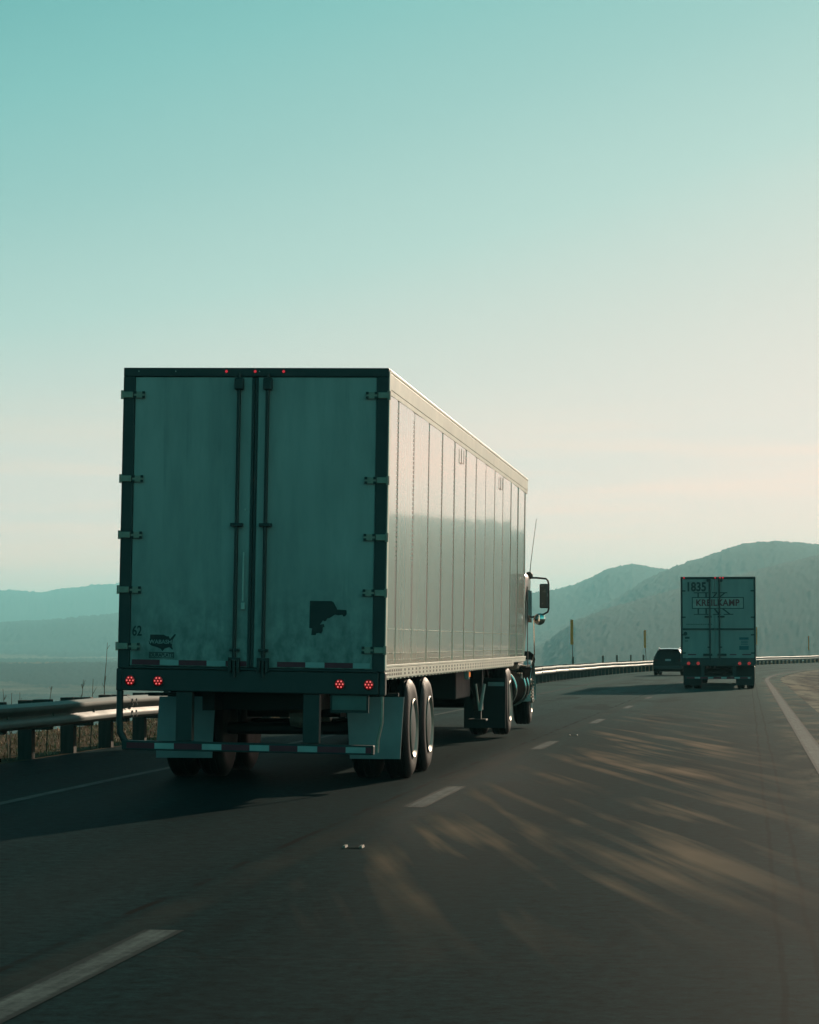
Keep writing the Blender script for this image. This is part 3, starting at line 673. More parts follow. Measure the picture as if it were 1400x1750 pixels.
# ------------------------------------------------------------------ tractor shared by both trucks (y0 = rear of the cab)
def tractor(root, yd, yc, ys, mirrors=True, cabm=None):
    cabm = cabm or M['cab']
    duals(root, yd, 0.51, 0.28, 1.25, 'cover')
    MB().tube([(-1.0, yd, 0.51), (1.0, yd, 0.51)], 0.11, 10).build('axle', M['black'], root)
    for s in (-1, 1):
        wheel(root, s * 1.04, ys, 0.50, 0.29, s, 'hub')
    MB().box(-0.48, -0.36, yd - 1.4, ys + 1.2, 0.62, 0.92).box(0.36, 0.48, yd - 1.4, ys + 1.2, 0.62, 0.92).box(-0.36, 0.36, yd - 0.6, yd + 0.6, 0.93, 1.03).box(-0.36, 0.36, yc + 0.2, ys + 0.9, 0.6, 1.0).build('frame_rail', M['black'], root)
    MB().tube([(-0.95, ys, 0.5), (0.95, ys, 0.5)], 0.07, 8).build('axle', M['black'], root)
    for s in (-1, 1):
        fl = MB().box(s * 0.93 - 0.31, s * 0.93 + 0.31, yd - 0.66, yd - 0.645, 0.12, 0.86).build('mud_flap', M['black'], root)
        MB().box(s * 0.93 + s * 0.05, s * 0.93 + s * 0.29, yd - 0.665, yd - 0.661, 0.74, 0.80).build('reflective_tape', M['tape_white'], fl)
    # cab shell
    def ring(y, w, z0, z1, cr):
        pts = []
        for (cx, cz, a0) in ((w - cr, z0 + 0.05, -90), (w - cr * 1.4, z1 - cr, 0), (-w + cr * 1.4, z1 - cr, 90), (-w + cr, z0 + 0.05, 180)):
            rr = 0.05 if cz < (z0 + z1) / 2 else cr
            for j in range(6):
                a = R(a0 + 18 * j); pts.append((cx + rr * math.cos(a) * (1.4 if rr == cr else 1), y, cz + rr * math.sin(a)))
        return pts
    cab = MB().loft([ring(yc, 1.23, 0.95, 2.50, 0.16), ring(yc + 0.1, 1.26, 0.92, 2.58, 0.18), ring(yc + 1.0, 1.26, 0.92, 2.60, 0.18), ring(yc + 1.35, 1.23, 0.92, 2.52, 0.2), ring(yc + 1.9, 1.05, 0.92, 1.75, 0.2)]).build('cab', cabm, root, smooth=45)
    MB().box(-0.7, 0.7, yc - 0.012, yc - 0.002, 1.75, 2.25, 0.004).build('rear_window', M['glass'], cab)
    for s in (-1, 1):
        MB().box(s * 1.2625 - 0.004, s * 1.2625 + 0.004, yc + 0.4, yc + 1.15, 1.72, 2.25).build('side_window', M['glass'], cab)
        MB().box(s * 1.264 - 0.006, s * 1.264 + 0.006, yc + 0.3, yc + 0.34, 1.0, 2.3).build('door_seam', M['seam'], cab)
    # hood and wings
    hood = MB().loft([[(x * 0.80, yc + 1.85, z) for x, z in ((-1.1, 0.95), (1.1, 0.95), (1.12, 1.45), (0.85, 1.78), (-0.85, 1.78), (-1.12, 1.45))],
                      [(x * 0.72, yc + 3.2, z) for x, z in ((-1.1, 0.75), (1.1, 0.75), (1.12, 1.3), (0.85, 1.58), (-0.85, 1.58), (-1.12, 1.3))],
                      [(x * 0.66, yc + 3.5, z) for x, z in ((-1.1, 0.75), (1.1, 0.75), (1.1, 1.2), (0.8, 1.45), (-0.8, 1.45), (-1.1, 1.2))]]).build('hood', cabm, root, smooth=30)
    for s in (-1, 1):
        arch = []
        for j in range(13):
            a = R(-12 + 17 * j); ca, sa = math.cos(a), math.sin(a)
            arch.append([(s * 0.78, ys + 0.60 * ca, 0.52 + 0.60 * sa), (s * 1.18, ys + 0.60 * ca, 0.52 + 0.58 * sa), (s * 1.22, ys + 0.57 * ca, 0.52 + 0.55 * sa), (s * 1.19, ys + 0.55 * ca, 0.52 + 0.53 * sa), (s * 0.78, ys + 0.56 * ca, 0.52 + 0.55 * sa)])
        MB().loft(arch).build('fender', M['silver'], hood, smooth=50)
        MB().lathe([(yc + 3.3, 0.09), (yc + 3.45, 0.11), (yc + 3.47, 0.09)], (s * 0.9, 0, 0.95), 'Y', 16).build('headlight', M['chrome'], hood)
        # cowl panel above the tank
        MB().loft([[(s * 0.7, y, z0), (s * 1.20, y, z0), (s * 1.22, y, z1 - 0.06), (s * 1.15, y, z1), (s * 0.7, y, z1)] for y, z0, z1 in ((yc + 0.25, 0.78, 0.98), (yc + 1.9, 0.78, 1.02), (yc + 2.15, 0.9, 1.24), (yc + 2.45, 1.05, 1.16))]).build('cowl', M['tank'] if s > 0 else cabm, cab, smooth=40)
        # fuel tank, straps, steps
        tk = MB().lathe([(yd + 0.95, 0.26), (yd + 1.0, 0.315), (yc + 1.45, 0.315), (yc + 1.50, 0.26)], (s * 0.91, 0, 0.66), 'Y', 36).build('fuel_tank', M['tank'], root, smooth=40)
        for yy in (yd + 1.35, yc + 0.35, yc + 0.95):
            MB().lathe([(yy - 0.035, 0.318), (yy - 0.03, 0.332), (yy + 0.03, 0.332), (yy + 0.035, 0.318)], (s * 0.91, 0, 0.66), 'Y', 36).build('strap', M['chrome'], tk, smooth=40)
        MB().box(s * 1.0 - 0.2, s * 1.0 + 0.24, yc + 0.3, yc + 1.2, 0.985, 1.02, 0.006).box(s * 1.05 - 0.18, s * 1.05 + 0.2, yc + 1.45, yc + 1.9, 0.40, 0.44, 0.006).build('step', M['chrome'], root)
        gr = MB()
        for q in range(6): gr.box(s * 1.22 - 0.02, s * 1.22 + 0.03, yc + 1.55, yc + 1.85, 0.47 + q * 0.055, 0.485 + q * 0.055)
        gr.build('step_grille', M['chrome'], root)
    # ribbed end of the muffler box below the cab corner
    mf = MB().box(1.02, 1.20, yc - 0.05, yc + 0.1, 0.80, 0.90, 0.008)
    for q in range(6): mf.box(1.03 + q * 0.028, 1.045 + q * 0.028, yc - 0.06, yc - 0.05, 0.80, 0.90)
    mf.build('muffler_box', M['chrome'], root)
    MB().box(-1.0, 1.0, yc + 3.45, yc + 3.62, 0.35, 0.68, 0.03).build('front_bumper', M['chrome'], root)
    # mirrors, horn and aerial
    for s in (-1, 1) if mirrors else ():
        ym = yc + 1.2
        mr = MB().tube([(s * 1.20, ym, 2.47), (s * 1.34, ym, 2.47), (s * 1.50, ym, 2.455), (s * 1.535, ym, 2.42), (s * 1.545, ym, 2.36), (s * 1.545, ym, 1.95), (s * 1.53, ym, 1.90), (s * 1.46, ym, 1.86), (s * 1.21, ym, 1.80)], 0.016, 8).build('mirror_bracket', M['bolt'], cab, smooth=60)
        MB().box(s * 1.47 - 0.075, s * 1.47 + 0.065, ym - 0.05, ym + 0.03, 1.96, 2.37, 0.02).build('mirror', M['mirror_back'], cab)
        MB().lathe([(ym - 0.045, 0.02), (ym - 0.04, 0.06), (ym - 0.02, 0.095), (ym, 0.10), (ym + 0.03, 0.09), (ym + 0.07, 0.03)], (s * 1.39, 0, 1.78), 'Y', 24).build('convex_mirror', M['chrome'], cab, smooth=60)
        MB().tube([(s * 1.295, ym, 1.79), (s * 1.30, ym + 0.05, 1.2), (s * 1.25, ym + 0.1, 1.0)], 0.010, 6).build('grab_rail', M['chrome'], cab)
        MB().lathe([(ym - 0.30, 0.055), (ym - 0.28, 0.065), (ym - 0.2, 0.06), (ym - 0.05, 0.02)], (s * 1.24, 0, 2.50), 'Y', 20).build('spot_lamp', M['bolt'], cab, smooth=60)
    if mirrors: MB().tube([(1.25, yc + 1.0, 2.55), (1.265, yc + 1.0, 2.72), (1.36, yc + 1.0, 3.45)], [0.008, 0.006, 0.004], 5).build('antenna', M['bolt'], cab)

# ------------------------------------------------------------------ the near truck
def near_truck():
    a = R(7.476)
    root = empty('semi_truck', (-1.54, 23.676, 0.0), -a)
    tag(root, 'large semi truck with white box trailer and 62 on its rear doors, beside the guardrail', 'truck')
    X = Matrix.Translation((0, 0, 0.5)) @ Matrix.Rotation(R(0.92), 4, 'Y') @ Matrix.Translation((0, 0, -0.5))
    LEN, W, ZT, ZF = 16.15, 1.30, 4.03, 1.06
    # ---- side walls: panels standing proud of dark slotted posts
    xs = W - 0.012
    for s in (1, -1):
        wall = MB()
        wall.m = 0
        ends = [0.16]; n = 12
        first = 0.62
        pos = [0.16, first + 0.16]
        while pos[-1] + 1.245 < LEN - 0.4: pos.append(pos[-1] + 1.245)
        pos.append(LEN - 0.10)
        z0, z1 = 1.195, 3.80
        for i in range(len(pos) - 1):
            y0, y1 = pos[i] + 0.075, pos[i + 1] - 0.075
            tilt = random.uniform(-0.0045, 0.0045); bow = random.uniform(-0.0008, 0.0012)
            nseg = 6; vs = []; fs = []
            for j in range(nseg + 1):
                u = j / nseg; y = y0 + (y1 - y0) * u
                off = xs + tilt * (u - 0.5) * 2 + bow * (1 - (2 * u - 1) ** 2)
                for z in (z0, z1): vs.append((s * off, y, z))
            for j in range(nseg): fs.append((2 * j, 2 * j + 2, 2 * j + 3, 2 * j + 1))
            e = len(vs)      # edges folded in
            vs += [(s * (xs - 0.02), y0, z0), (s * (xs - 0.02), y0, z1), (s * (xs - 0.02), y1, z0), (s * (xs - 0.02), y1, z1)]
            fs += [(e, 0, 1, e + 1), (2 * nseg, e + 2, e + 3, 2 * nseg + 1)]
            wall.m = 0; wall.add(vs, fs)
            if i > 0:        # slotted post in the joint
                yj = pos[i]
                wall.m = 0; wall.box(s * (xs - 0.03), s * (xs - 0.006), yj - 0.083, yj + 0.083, z0, z1)
                wall.m = 1
                z = 1.56
                while z < 3.70:
                    hh = 0.030 if z > 1.95 else 0.034
                    if s > 0: wall.box(xs - 0.006, xs - 0.003, yj - 0.066, yj + 0.066, z, z + hh)
                    z += 0.047 if z > 2.2 else 0.0365
                for z in (1.36, 1.40, 1.44, 1.48, 1.52):
                    if s > 0: wall.box(xs - 0.006, xs - 0.003, yj - 0.03, yj + 0.03, z, z + 0.014)
        wall.m = 0
        wall.box(s * (xs - 0.045), s * (xs - 0.032), 0.1, LEN - 0.06, 1.1, 3.9)
        if s > 0:        # rivet rows of the scuff band
            for zz in (1.235, 1.30, 1.535):
                y = 0.25
                while y < LEN - 0.2:
                    if min(abs(y - p_) for p_ in pos) > 0.08: wall.lathe([(xs + 0.002, 0.007), (xs + 0.0085, 0.004)], (0, y, zz), 'X', 5)
                    y += 0.155
        so_ = wall.build('side_wall', [M['side'], M['seam']], root, X)
        if s > 0:        # two small placard holders high on the wall
            for yp in (6.5, 11.6):
                pf = MB()
                pf.box(xs + 0.012, xs + 0.018, yp - 0.14, yp - 0.12, 3.58, 3.75).box(xs + 0.012, xs + 0.018, yp + 0.12, yp + 0.14, 3.58, 3.75).box(xs + 0.012, xs + 0.018, yp - 0.12, yp + 0.12, 3.58, 3.59)
                pf.build('placard_holder', M['galv'], root, X)
        # rails
        tr = MB().box(s * (xs - 0.03), s * (xs + 0.008), 0.12, LEN, 3.84, 3.995, 0.004)
        tr.box(s * (xs - 0.02), s * (xs + 0.004), 0.13, LEN, 3.79, 3.838)
        tr.box(s * (xs - 0.03), s * (xs + 0.014), 0.12, LEN, 3.997, ZT, 0.006)
        tr.build('top_rail', M['rail_white'], root, X)
        br = MB()
        br.box(s * (xs - 0.03), s * (xs + 0.010), 0.08, 14.0, ZF, 1.165, 0.004)
        br.box(s * (xs - 0.03), s * (xs + 0.010), 14.001, LEN - 0.02, 1.11, 1.165, 0.004)
        br.box(s * (xs - 0.03), s * (xs + 0.016), 0.08, LEN - 0.02, 1.167, 1.192, 0.004)
        br.m = 1
        if s > 0:
            y = 0.42
            while y < 13.8:
                for zz in (1.096, 1.134): br.box(xs + 0.0085, xs + 0.0115, y - 0.045, y + 0.045, zz - 0.011, zz + 0.011)
                y += 0.30 if y > 1.1 else 0.16
            for zz in (1.098, 1.132): br.box(xs + 0.0085, xs + 0.012, 0.14, 0.34, zz - 0.007, zz + 0.007)
        br.m = 0
        y = 0.3
        while y < 13.9:
            br.box(s * (xs - 0.02), s * (xs + 0.004), y, y + 0.10, ZF - 0.012, ZF - 0.001); y += 0.30
        br.build('bottom_rail', [M['rail_white'], M['hole']], root, X)
    MB().box(-W + 0.03, W - 0.03, 0.1, LEN, ZT - 0.03, ZT - 0.004).build('roof_panel', M['rail_white'], root, X)
    MB().box(-W + 0.03, W - 0.03, LEN - 0.05, LEN + 0.05, 1.1, ZT - 0.04, 0.03).build('front_wall', M['rail_white'], root, X)
    ch = MB().box(-W + 0.04, W - 0.04, 0.06, LEN - 0.05, 1.10, 1.18)
    y = 0.4
    while y < 15.8: ch.box(-W + 0.08, W - 0.08, y, y + 0.06, 1.062, 1.10); y += 0.31
    ch.build('floor', M['black'], root, X)
    # ---- rear frame
    fr = MB()
    fr.box(-W, W, 0.0, 0.12, 3.945, ZT, 0.006)                       # header
    for s in (-1, 1):
        fr.box(s * W, s * (W - 0.115), 0.0, 0.12, 1.12, 3.944, 0.006)   # corner posts
        fr.box(s * (W + 0.012), s * (W - 0.05), 0.005, 0.10, 0.90, 1.119, 0.012)
    rf = fr.build('rear_frame', M['frame'], root, X)
    cw = MB().box(W + 0.0, W + 0.008, 0.012, 0.11, 1.14, 4.0).build('corner_strip', M['rail_white'], rf, X)
    for x in (-0.285, -0.003, 0.275):
        MB().lathe([(0.001, 0.014), (-0.012, 0.011)], (x, 0, 3.995), 'Y', 10).build('marker_light', M['marker'], rf, X)
    for x in (-1.15, -0.785, 0.04):
        MB().lathe([(0.001, 0.006), (-0.004, 0.005)], (x, 0, 3.995), 'Y', 6).build('rivet', M['handle'], rf, X)
    # ---- doors
    Zs = [3.765, 2.95, 2.405, 1.875, 1.33]
    for s in (-1, 1):
        x0, x1 = (-1.184, -0.028) if s < 0 else (0.028, 1.184)
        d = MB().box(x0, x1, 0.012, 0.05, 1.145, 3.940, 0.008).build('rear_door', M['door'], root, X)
        MB().box(s * 0.003, s * 0.0275, 0.004, 0.03, 1.15, 3.935).build('door_seal', M['frame'], d, X)
        for z in Zs:
            h = MB()
            h.box(s * 1.31, s * 1.20, -0.022, -0.001, z - 0.030, z + 0.030, 0.006)
            h.box(s * 1.195, s * 1.085, -0.010, 0.011, z - 0.032, z + 0.032, 0.004)
            h.tube([(s * 1.305, -0.012, z - 0.042), (s * 1.305, -0.012, z + 0.042)], 0.016, 8)
            h.m = 1
            for dx in (1.18, 1.095):
                for dz in (-0.022, 0.022): h.box(s * dx - 0.013, s * dx + 0.013, -0.018, -0.0105, z + dz - 0.012, z + dz + 0.012)
            ho = h.build('hinge', [M['galv'], M['bolt']], d, X)
        # lock rod with keepers and guides
        xr = -0.150 if s < 0 else 0.130
        ro = MB().tube([(xr, -0.03, 1.05), (xr, -0.03, 3.97)], 0.019, 10)
        ro.build('lock_rod', M['rod'], d, X, smooth=50)
        MB().box(xr - 0.045, xr + 0.045, -0.062, 0.0, 3.81, 3.93, 0.015).build('top_keeper', M['rod'], d, X)
        MB().box(xr - 0.06, xr + 0.06, -0.055, 0.011, 2.495, 2.53, 0.006).build('rod_guide', M['rod'], d, X)
        kp = MB().box(xr - 0.055, xr - 0.025, -0.05, 0.011, 1.10, 1.24, 0.005).box(xr + 0.025, xr + 0.055, -0.05, 0.011, 1.10, 1.24, 0.005).box(xr - 0.055, xr + 0.055, -0.05, -0.035, 1.21, 1.24)
        kp.build('bottom_keeper', M['rod'], d, X)
        MB().box(xr - 0.045, xr + 0.045, -0.05, 0.011, 1.30, 1.325, 0.004).build('rod_guide', M['rod'], d, X)
    dl = [o for o in root.children if o.name.startswith('rear_door')]
    DL, DR = dl[0], dl[1]
    MB().box(-0.083, -0.069, -0.04, -0.022, 1.78, 2.25, 0.004).box(-0.095, -0.06, -0.022, 0.011, 1.70, 1.765, 0.004).lathe([(0.011, 0.011), (0.004, 0.009)], (-0.075, 0, 2.66), 'Y', 8).build('door_handle', M['handle'], DL, X)
    # lettering and decals (pixel grids of the photograph turned into metres on the door)
    k = 174.2
    def dec(px, py): return ((px - 429.5) / k, 4.03 - (py - 625) / k)
    text('lettering', '62', 0.135, (dec(235, 1070)[0], 0.010, dec(232, 1070)[1]), M['decal'], DL, X, 0.0025, 0.72, 0.001)
    usa = [(600, 350), (920, 350), (1010, 390), (1040, 380), (1080, 450), (1190, 330), (1220, 345), (1140, 470), (1130, 560), (1130, 640), (1155, 690), (1130, 690), (1070, 640), (960, 670), (900, 740), (860, 680), (760, 640), (640, 610), (580, 570), (570, 500), (600, 440)]
    up = [dec(215 + x / 14, 1050 + y / 14) for x, y in usa]
    lg = MB().poly(up, 0.0085, 0.0115).build('emblem', M['decal'], DL, X)
    text('lettering', 'WABASH', 0.052, (dec(215 + 850 / 14, 0)[0], 0.0080, dec(0, 1050 + 520 / 14)[1]), M['door'], DL, X, 0.0015, 1.05, 0.0004)
    bx0, bz0 = dec(215 + 580 / 14, 1050 + 900 / 14); bx1, bz1 = dec(215 + 1180 / 14, 1050 + 760 / 14)
    f = MB()
    for (p0, p1, q0, q1) in ((bx0, bx1, bz1 - 0.006, bz1), (bx0, bx1, bz0, bz0 + 0.006), (bx0, bx0 + 0.006, bz0 + 0.006, bz1 - 0.006), (bx1 - 0.006, bx1, bz0 + 0.006, bz1 - 0.006)):
        f.box(p0, p1, 0.0085, 0.0115, q0, q1)
    f.build('emblem', M['decal'], DL, X)
    text('lettering', 'DURAPLATE', 0.050, ((bx0 + bx1) / 2, 0.010, (bz0 + bz1) / 2), M['decal'], DL, X, 0.001, 0.83, 0.0008)
    sil = [(265, 205), (780, 205), (830, 240), (870, 320), (900, 360), (910, 400), (1130, 410), (1140, 500), (1100, 555), (1060, 560), (1035, 520), (940, 535), (860, 520), (740, 600), (680, 610), (650, 670), (600, 680), (585, 650), (560, 690), (510, 760), (600, 740), (620, 800), (575, 830), (580, 900), (545, 965), (490, 950), (430, 960), (415, 1005), (310, 1005), (320, 900), (330, 850), (260, 840)]
    MB().poly([dec(510 + x / 14, 1000 + y / 14) for x, y in sil], 0.0085, 0.0115).build('decal', M['decal'], DR, X)
    # tape along the door feet
    for d, x0, x1, fr_ in ((DL, -1.16, -0.20, True), (DL, -0.105, -0.035, True), (DR, 0.262, 1.16, True)):
        pr_, pw_ = MB(), MB(); tape((pr_, pw_), x0, x1, 1.155, 1.205, 0.0115, fr_)
        pr_.build('red_tape', M['tape_red'], d, X)
        if pw_.f: pw_.build('white_tape', M['tape_white'], d, X)
    # ---- bumper sill with lamps
    sill = MB().box(-W + 0.052, W - 0.052, -0.015, 0.11, 0.905, 1.118, 0.01)
    sill.box(-W + 0.06, W - 0.06, -0.03, 0.0, 1.12, 1.140, 0.004)
    su = sill.build('rear_sill', M['frame'], root, X)
    for x in (-1.165, -0.890, 0.878, 1.158): led_lamp(su, x, 1.003, -0.016, X)
    pl = MB().box(0.80, 1.13, 0.03, 0.04, 0.755, 0.895, 0.004).build('licence_plate', M['plate'], root, X)
    MB().box(0.78, 1.15, 0.041, 0.06, 0.73, 0.904).build('plate_holder', M['frame'], pl, X)
    # ---- underride guard
    ug = MB()
    for x in (-0.64, 0.60): ug.box(x - 0.08, x + 0.08, 0.02, 0.13, 0.43, 0.903, 0.008)
    ug.box(-1.24, 1.21, -0.01, 0.09, 0.335, 0.425, 0.008)
    g = ug.build('underride_guard', M['frame'], root, X)
    MB().tube([(-1.275, 0.03, 0.90), (-1.275, 0.03, 0.62), (-1.265, 0.03, 0.50), (-1.20, 0.03, 0.385)], 0.034, 8).build('side_tube', M['frame'], g, X, smooth=60)
    MB().tube([(1.28, 0.03, 0.89), (1.28, 0.03, 0.64), (1.245, 0.03, 0.48), (1.24, 0.03, 0.36)], 0.017, 8).build('side_tube', M['galv'], g, X, smooth=60)
    pr_, pw_ = MB(), MB(); tape((pr_, pw_), -1.19, 1.19, 0.352, 0.407, -0.0105, True, 0.275, 0.19)
    pr_.build('red_tape', M['tape_red'], g, X); pw_.build('white_tape', M['tape_white'], g, X)
    # ---- slider, axles, wheels, flaps
    sl_ = MB().box(-0.56, -0.44, 0.5, 5.2, 0.72, 0.98).box(0.44, 0.56, 0.5, 5.2, 0.72, 0.98).box(-0.44, 0.44, 0.9, 1.0, 0.72, 0.95).box(-0.44, 0.44, 4.6, 4.7, 0.72, 0.95)
    sl_.box(-0.50, 0.50, 2.45, 2.75, 0.60, 0.92)
    sl_.build('slider_frame', M['black'], root)
    for y in (1.98, 3.30):
        MB().tube([(-1.1, y, 0.5), (-0.3, y, 0.5), (0.3, y, 0.5), (1.1, y, 0.5)], 0.065, 10).build('axle', M['black'], root)
        MB().lathe([(-0.1, 0.09), (0.0, 0.11), (0.1, 0.09)], (0.2, y - 0.25, 0.62), 'X', 14).build('brake_chamber', M['galv'], root)
        duals(root, y, 0.505, 0.275, 1.265, 'cover', 0.075)
    for s in (-1, 1):
        vs = []
        n = 5
        tilt = 0.05 if s < 0 else 0.0
        rings = []
        for j in range(n + 1):
            u = j / n; z = 0.84 - 0.62 * u
            yy = 1.22 + 0.07 * u * u; xo = -tilt * u + (0.0 if s > 0 else -0.02)
            x0, x1 = (0.76 + 0.02 * u, 1.34 - 0.05 * u) if s > 0 else (-1.14, -0.56)
            rings.append([(x0 + xo, yy, z), (x1 + xo, yy, z), (x1 + xo, yy + 0.012, z), (x0 + xo, yy + 0.012, z)])
        MB().loft(rings).build('mud_flap', M['flap'], root)
        MB().box(s * 0.58, s * 1.28, 1.23, 1.27, 0.845, 0.88).build('flap_bracket', M['black'], root)
    # ---- landing gear, marker lamps, kingpin plate
    for s in (-1, 1):
        lgm = MB().box(s * 0.98 - 0.07, s * 0.98 + 0.07, 11.80, 11.94, 0.42, 1.08, 0.01).box(s * 0.98 - 0.05, s * 0.98 + 0.05, 11.82, 11.92, 0.30, 0.42, 0.01).box(s * 0.98 - 0.13, s * 0.98 + 0.13, 11.74, 12.0, 0.27, 0.30, 0.008)
        lo = lgm.build('landing_gear', M['black'], root)
        MB().tube([(s * 0.98, 11.87, 0.5), (s * 0.60, 12.5, 1.05)], 0.03, 6).tube([(s * 0.98, 11.87, 0.55), (s * 0.98, 12.7, 1.05)], 0.03, 6).build('brace', M['black'], lo)
        if s > 0: MB().tube([(s * 1.02, 11.70, 0.42), (s * 0.97, 11.70, 0.80)], 0.014, 6).tube([(s * 1.03, 11.70, 0.42), (s * 1.09, 11.70, 0.80)], 0.024, 6).build('crank_brace', M['handle'], lo)
    MB().box(-0.9, 0.9, 11.84, 11.9, 0.62, 0.70).build('landing_gear_crossbar', M['black'], root)
    ml = MB().box(1.20, 1.26, 7.98, 8.06, 0.94, 1.05, 0.01).build('side_marker', M['handle'], root, X)
    MB().box(1.262, 1.272, 7.99, 8.05, 0.97, 1.03).build('amber_lens', M['amber'], ml, X)
    MB().lathe([(5.5, 0.012), (5.49, 0.03), (5.47, 0.028)], (0.95, 0, 0.86), 'Y', 12).build('red_marker', M['marker'], root, X)
    bx = MB().box(-0.9, 0.9, 9.8, 11.6, 0.62, 1.0, 0.02); bx.build('spare_tyre_carrier', M['black'], root)
    # ---- tractor
    tractor(root, 14.0, 16.75, 18.75)
    return root
near_truck()

# ------------------------------------------------------------------ the far truck
def far_truck():
    zg = -0.235; a = R(8.0)
    root = empty('semi_truck', (10.79, 86.3, zg), -a)
    tag(root, 'smaller semi truck ahead in right lane with 1835 and red lettering on its rear doors', 'truck')
    W, ZT, LEN = 1.30, 3.93, 15.5
    def P(px, py): return ((px - 1227.6) / 48.8, 3.93 - (py - 986) / 48.8)
    for s in (-1, 1):
        wall = MB().box(s * (W - 0.04), s * W, 0.12, LEN, 1.06, 3.85, 0.006)
        y = 1.3
        while y < LEN - 0.5: wall.box(s * W, s * (W + 0.006), y, y + 0.05, 1.2, 3.8); y += 1.22
        wall.build('side_wall', M['side'], root)
        MB().box(s * (W - 0.05), s * (W + 0.008), 0.1, LEN, 3.851, ZT).build('top_rail', M['rail_white'], root)
        MB().box(s * (W - 0.05), s * (W + 0.008), 0.1, LEN, 0.95, 1.058).build('bottom_rail', M['rail_white'], root)
    MB().box(-W + 0.05, W - 0.05, 0.12, LEN, ZT - 0.04, ZT - 0.01).build('roof_panel', M['rail_white'], root)
    MB().box(-W + 0.04, W - 0.04, LEN - 0.05, LEN + 0.05, 1.0, ZT - 0.05).build('front_wall', M['rail_white'], root)
    MB().box(-W + 0.05, W - 0.05, 0.12, LEN - 0.06, 0.94, 1.05).build('floor', M['black'], root)
    fr = MB().box(-W, W, 0, 0.12, 3.85, ZT, 0.006)
    for s in (-1, 1): fr.box(s * W, s * (W - 0.06), 0, 0.12, 1.09, 3.849, 0.006)
    rf = fr.build('rear_frame', M['frame'], root)
    for px in (1170, 1223, 1231, 1236):
        x, z = P(px, 987.5); MB().lathe([(0.001, 0.03), (-0.015, 0.024)], (x, 0, 3.895), 'Y', 10).build('marker_light', M['marker'], rf)
    doors = []
    for s in (-1, 1):
        x0, x1 = (-1.236, -0.125) if s < 0 else (-0.115, 1.236)
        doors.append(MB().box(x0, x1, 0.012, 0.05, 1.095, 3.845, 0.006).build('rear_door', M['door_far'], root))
    for d, px in zip(doors, (1213.6, 1229.8)):
        x = P(px, 0)[0]
        MB().tube([(x, -0.03, 1.0), (x, -0.03, 3.88)], 0.026, 8).build('lock_rod', M['rod'], d)
        sgn = -1 if px < 1220 else 1
        for py, w, h in ((992, 0.07, 0.05), (1054, 0.12, 0.03), (1119, 0.16, 0.04), (1106, 0.06, 0.02)):
            z = P(0, py)[1]; xx = x + sgn * w * 0.5
            MB().box(xx - w, xx + w, -0.045, 0.011, z - h, z + h, 0.008).build('rod_guide', M['rod'], d)
    for d, s in zip(doors, (-1, 1)):
        for py in (1055, 1085, 1010, 1116):
            z = P(0, py)[1]; MB().box(s * 1.29, s * 1.13, -0.012, 0.0115, z - 0.022, z + 0.022, 0.004).build('hinge', M['rod'], d)
    D0, D1 = doors
    # raised dark band across both doors
    z = P(0, 1075.4)[1]
    MB().box(-1.232, -0.126, -0.008, 0.0115, z - 0.032, z + 0.032, 0.004).build('band', M['frame'], D0)
    MB().box(-0.114, 1.232, -0.008, 0.0115, z - 0.032, z + 0.032, 0.004).build('band', M['frame'], D1)
    x, z = P(1190.5, 1003.8)
    text('lettering', '1835', 0.43, (x, 0.010, z), M['decal'], D0, None, 0.015, 0.83, 0.0015)
    # boxed name with the big initials behind it
    def Q(X_, Y_): return P(1160 + X_ / 10, 980 + Y_ / 10)
    f = MB()
    def bar(x0, y0, x1, y1):
        a0, b0 = Q(x0, y0); a1, b1 = Q(x1, y1); f.box(a0, a1, 0.0085, 0.0115, b1, b0)
    def slant(x0, y0, x1, y1, w):
        pts = [Q(x0, y0), Q(x0 + w, y0), Q(x1 + w, y1), Q(x1, y1)]; f.poly(pts, 0.0088, 0.0118)
    bar(232, 406, 1112, 420); bar(232, 593, 1112, 606); bar(232, 421, 246, 592); bar(1098, 421, 1112, 592)
    bar(265, 326, 512, 340); bar(328, 341, 352, 405); bar(462, 341, 486, 405)
    bar(265, 694, 512, 708); bar(328, 607, 352, 693); bar(462, 607, 486, 693)
    bar(575, 326, 665, 340); bar(700, 326, 832, 340); slant(640, 341, 585, 405, 24); slant(770, 341, 690, 405, 30)
    bar(585, 694, 720, 708); bar(770, 694, 932, 708); slant(600, 607, 670, 693, 32); slant(740, 607, 850, 693, 36)
    f.build('emblem', M['decal'], D1)
    (a0, b0), (a1, b1) = Q(247, 592), Q(1097, 421)
    MB().box(a0, a1, 0.0100, 0.0117, b0, b1).build('sign_panel', M['panel'], D1)
    x, z = Q(668, 508)
    text('lettering', 'KREILKAMP', 0.315, (x, 0.008, z), M['decal_red'], D1, None, 0.009, 0.91, 0.0015, 'CENTER', 1.04)
    x, z = P(1194, 1067)
    st = MB()
    random.seed(3)
    xx = x - 0.42
    while xx < x + 0.46: w = random.uniform(0.02, 0.06); st.box(xx, xx + w, 0.0095, 0.0115, z - 0.012, z + 0.012); xx += w + 0.015
    st.build('scuff_line', M['frame'], D0)
    # faded sticker and small plates
    stk = MB()
    for y0, y1 in ((291, 332), (440, 505)): 
        (a0, b0), (a1, b1) = P(1160 + 103, 1060 + y0 / 10), P(1160 + 119, 1060 + y1 / 10); stk.box(a0, a1, 0.009, 0.0115, b1, b0)
    for y0 in (352, 378, 404): 
        (a0, b0), (a1, b1) = P(1160 + 106, 1060 + y0 / 10), P(1160 + 117.5, 1060 + (y0 + 12) / 10); stk.box(a0, a1, 0.009, 0.0115, b1, b0)
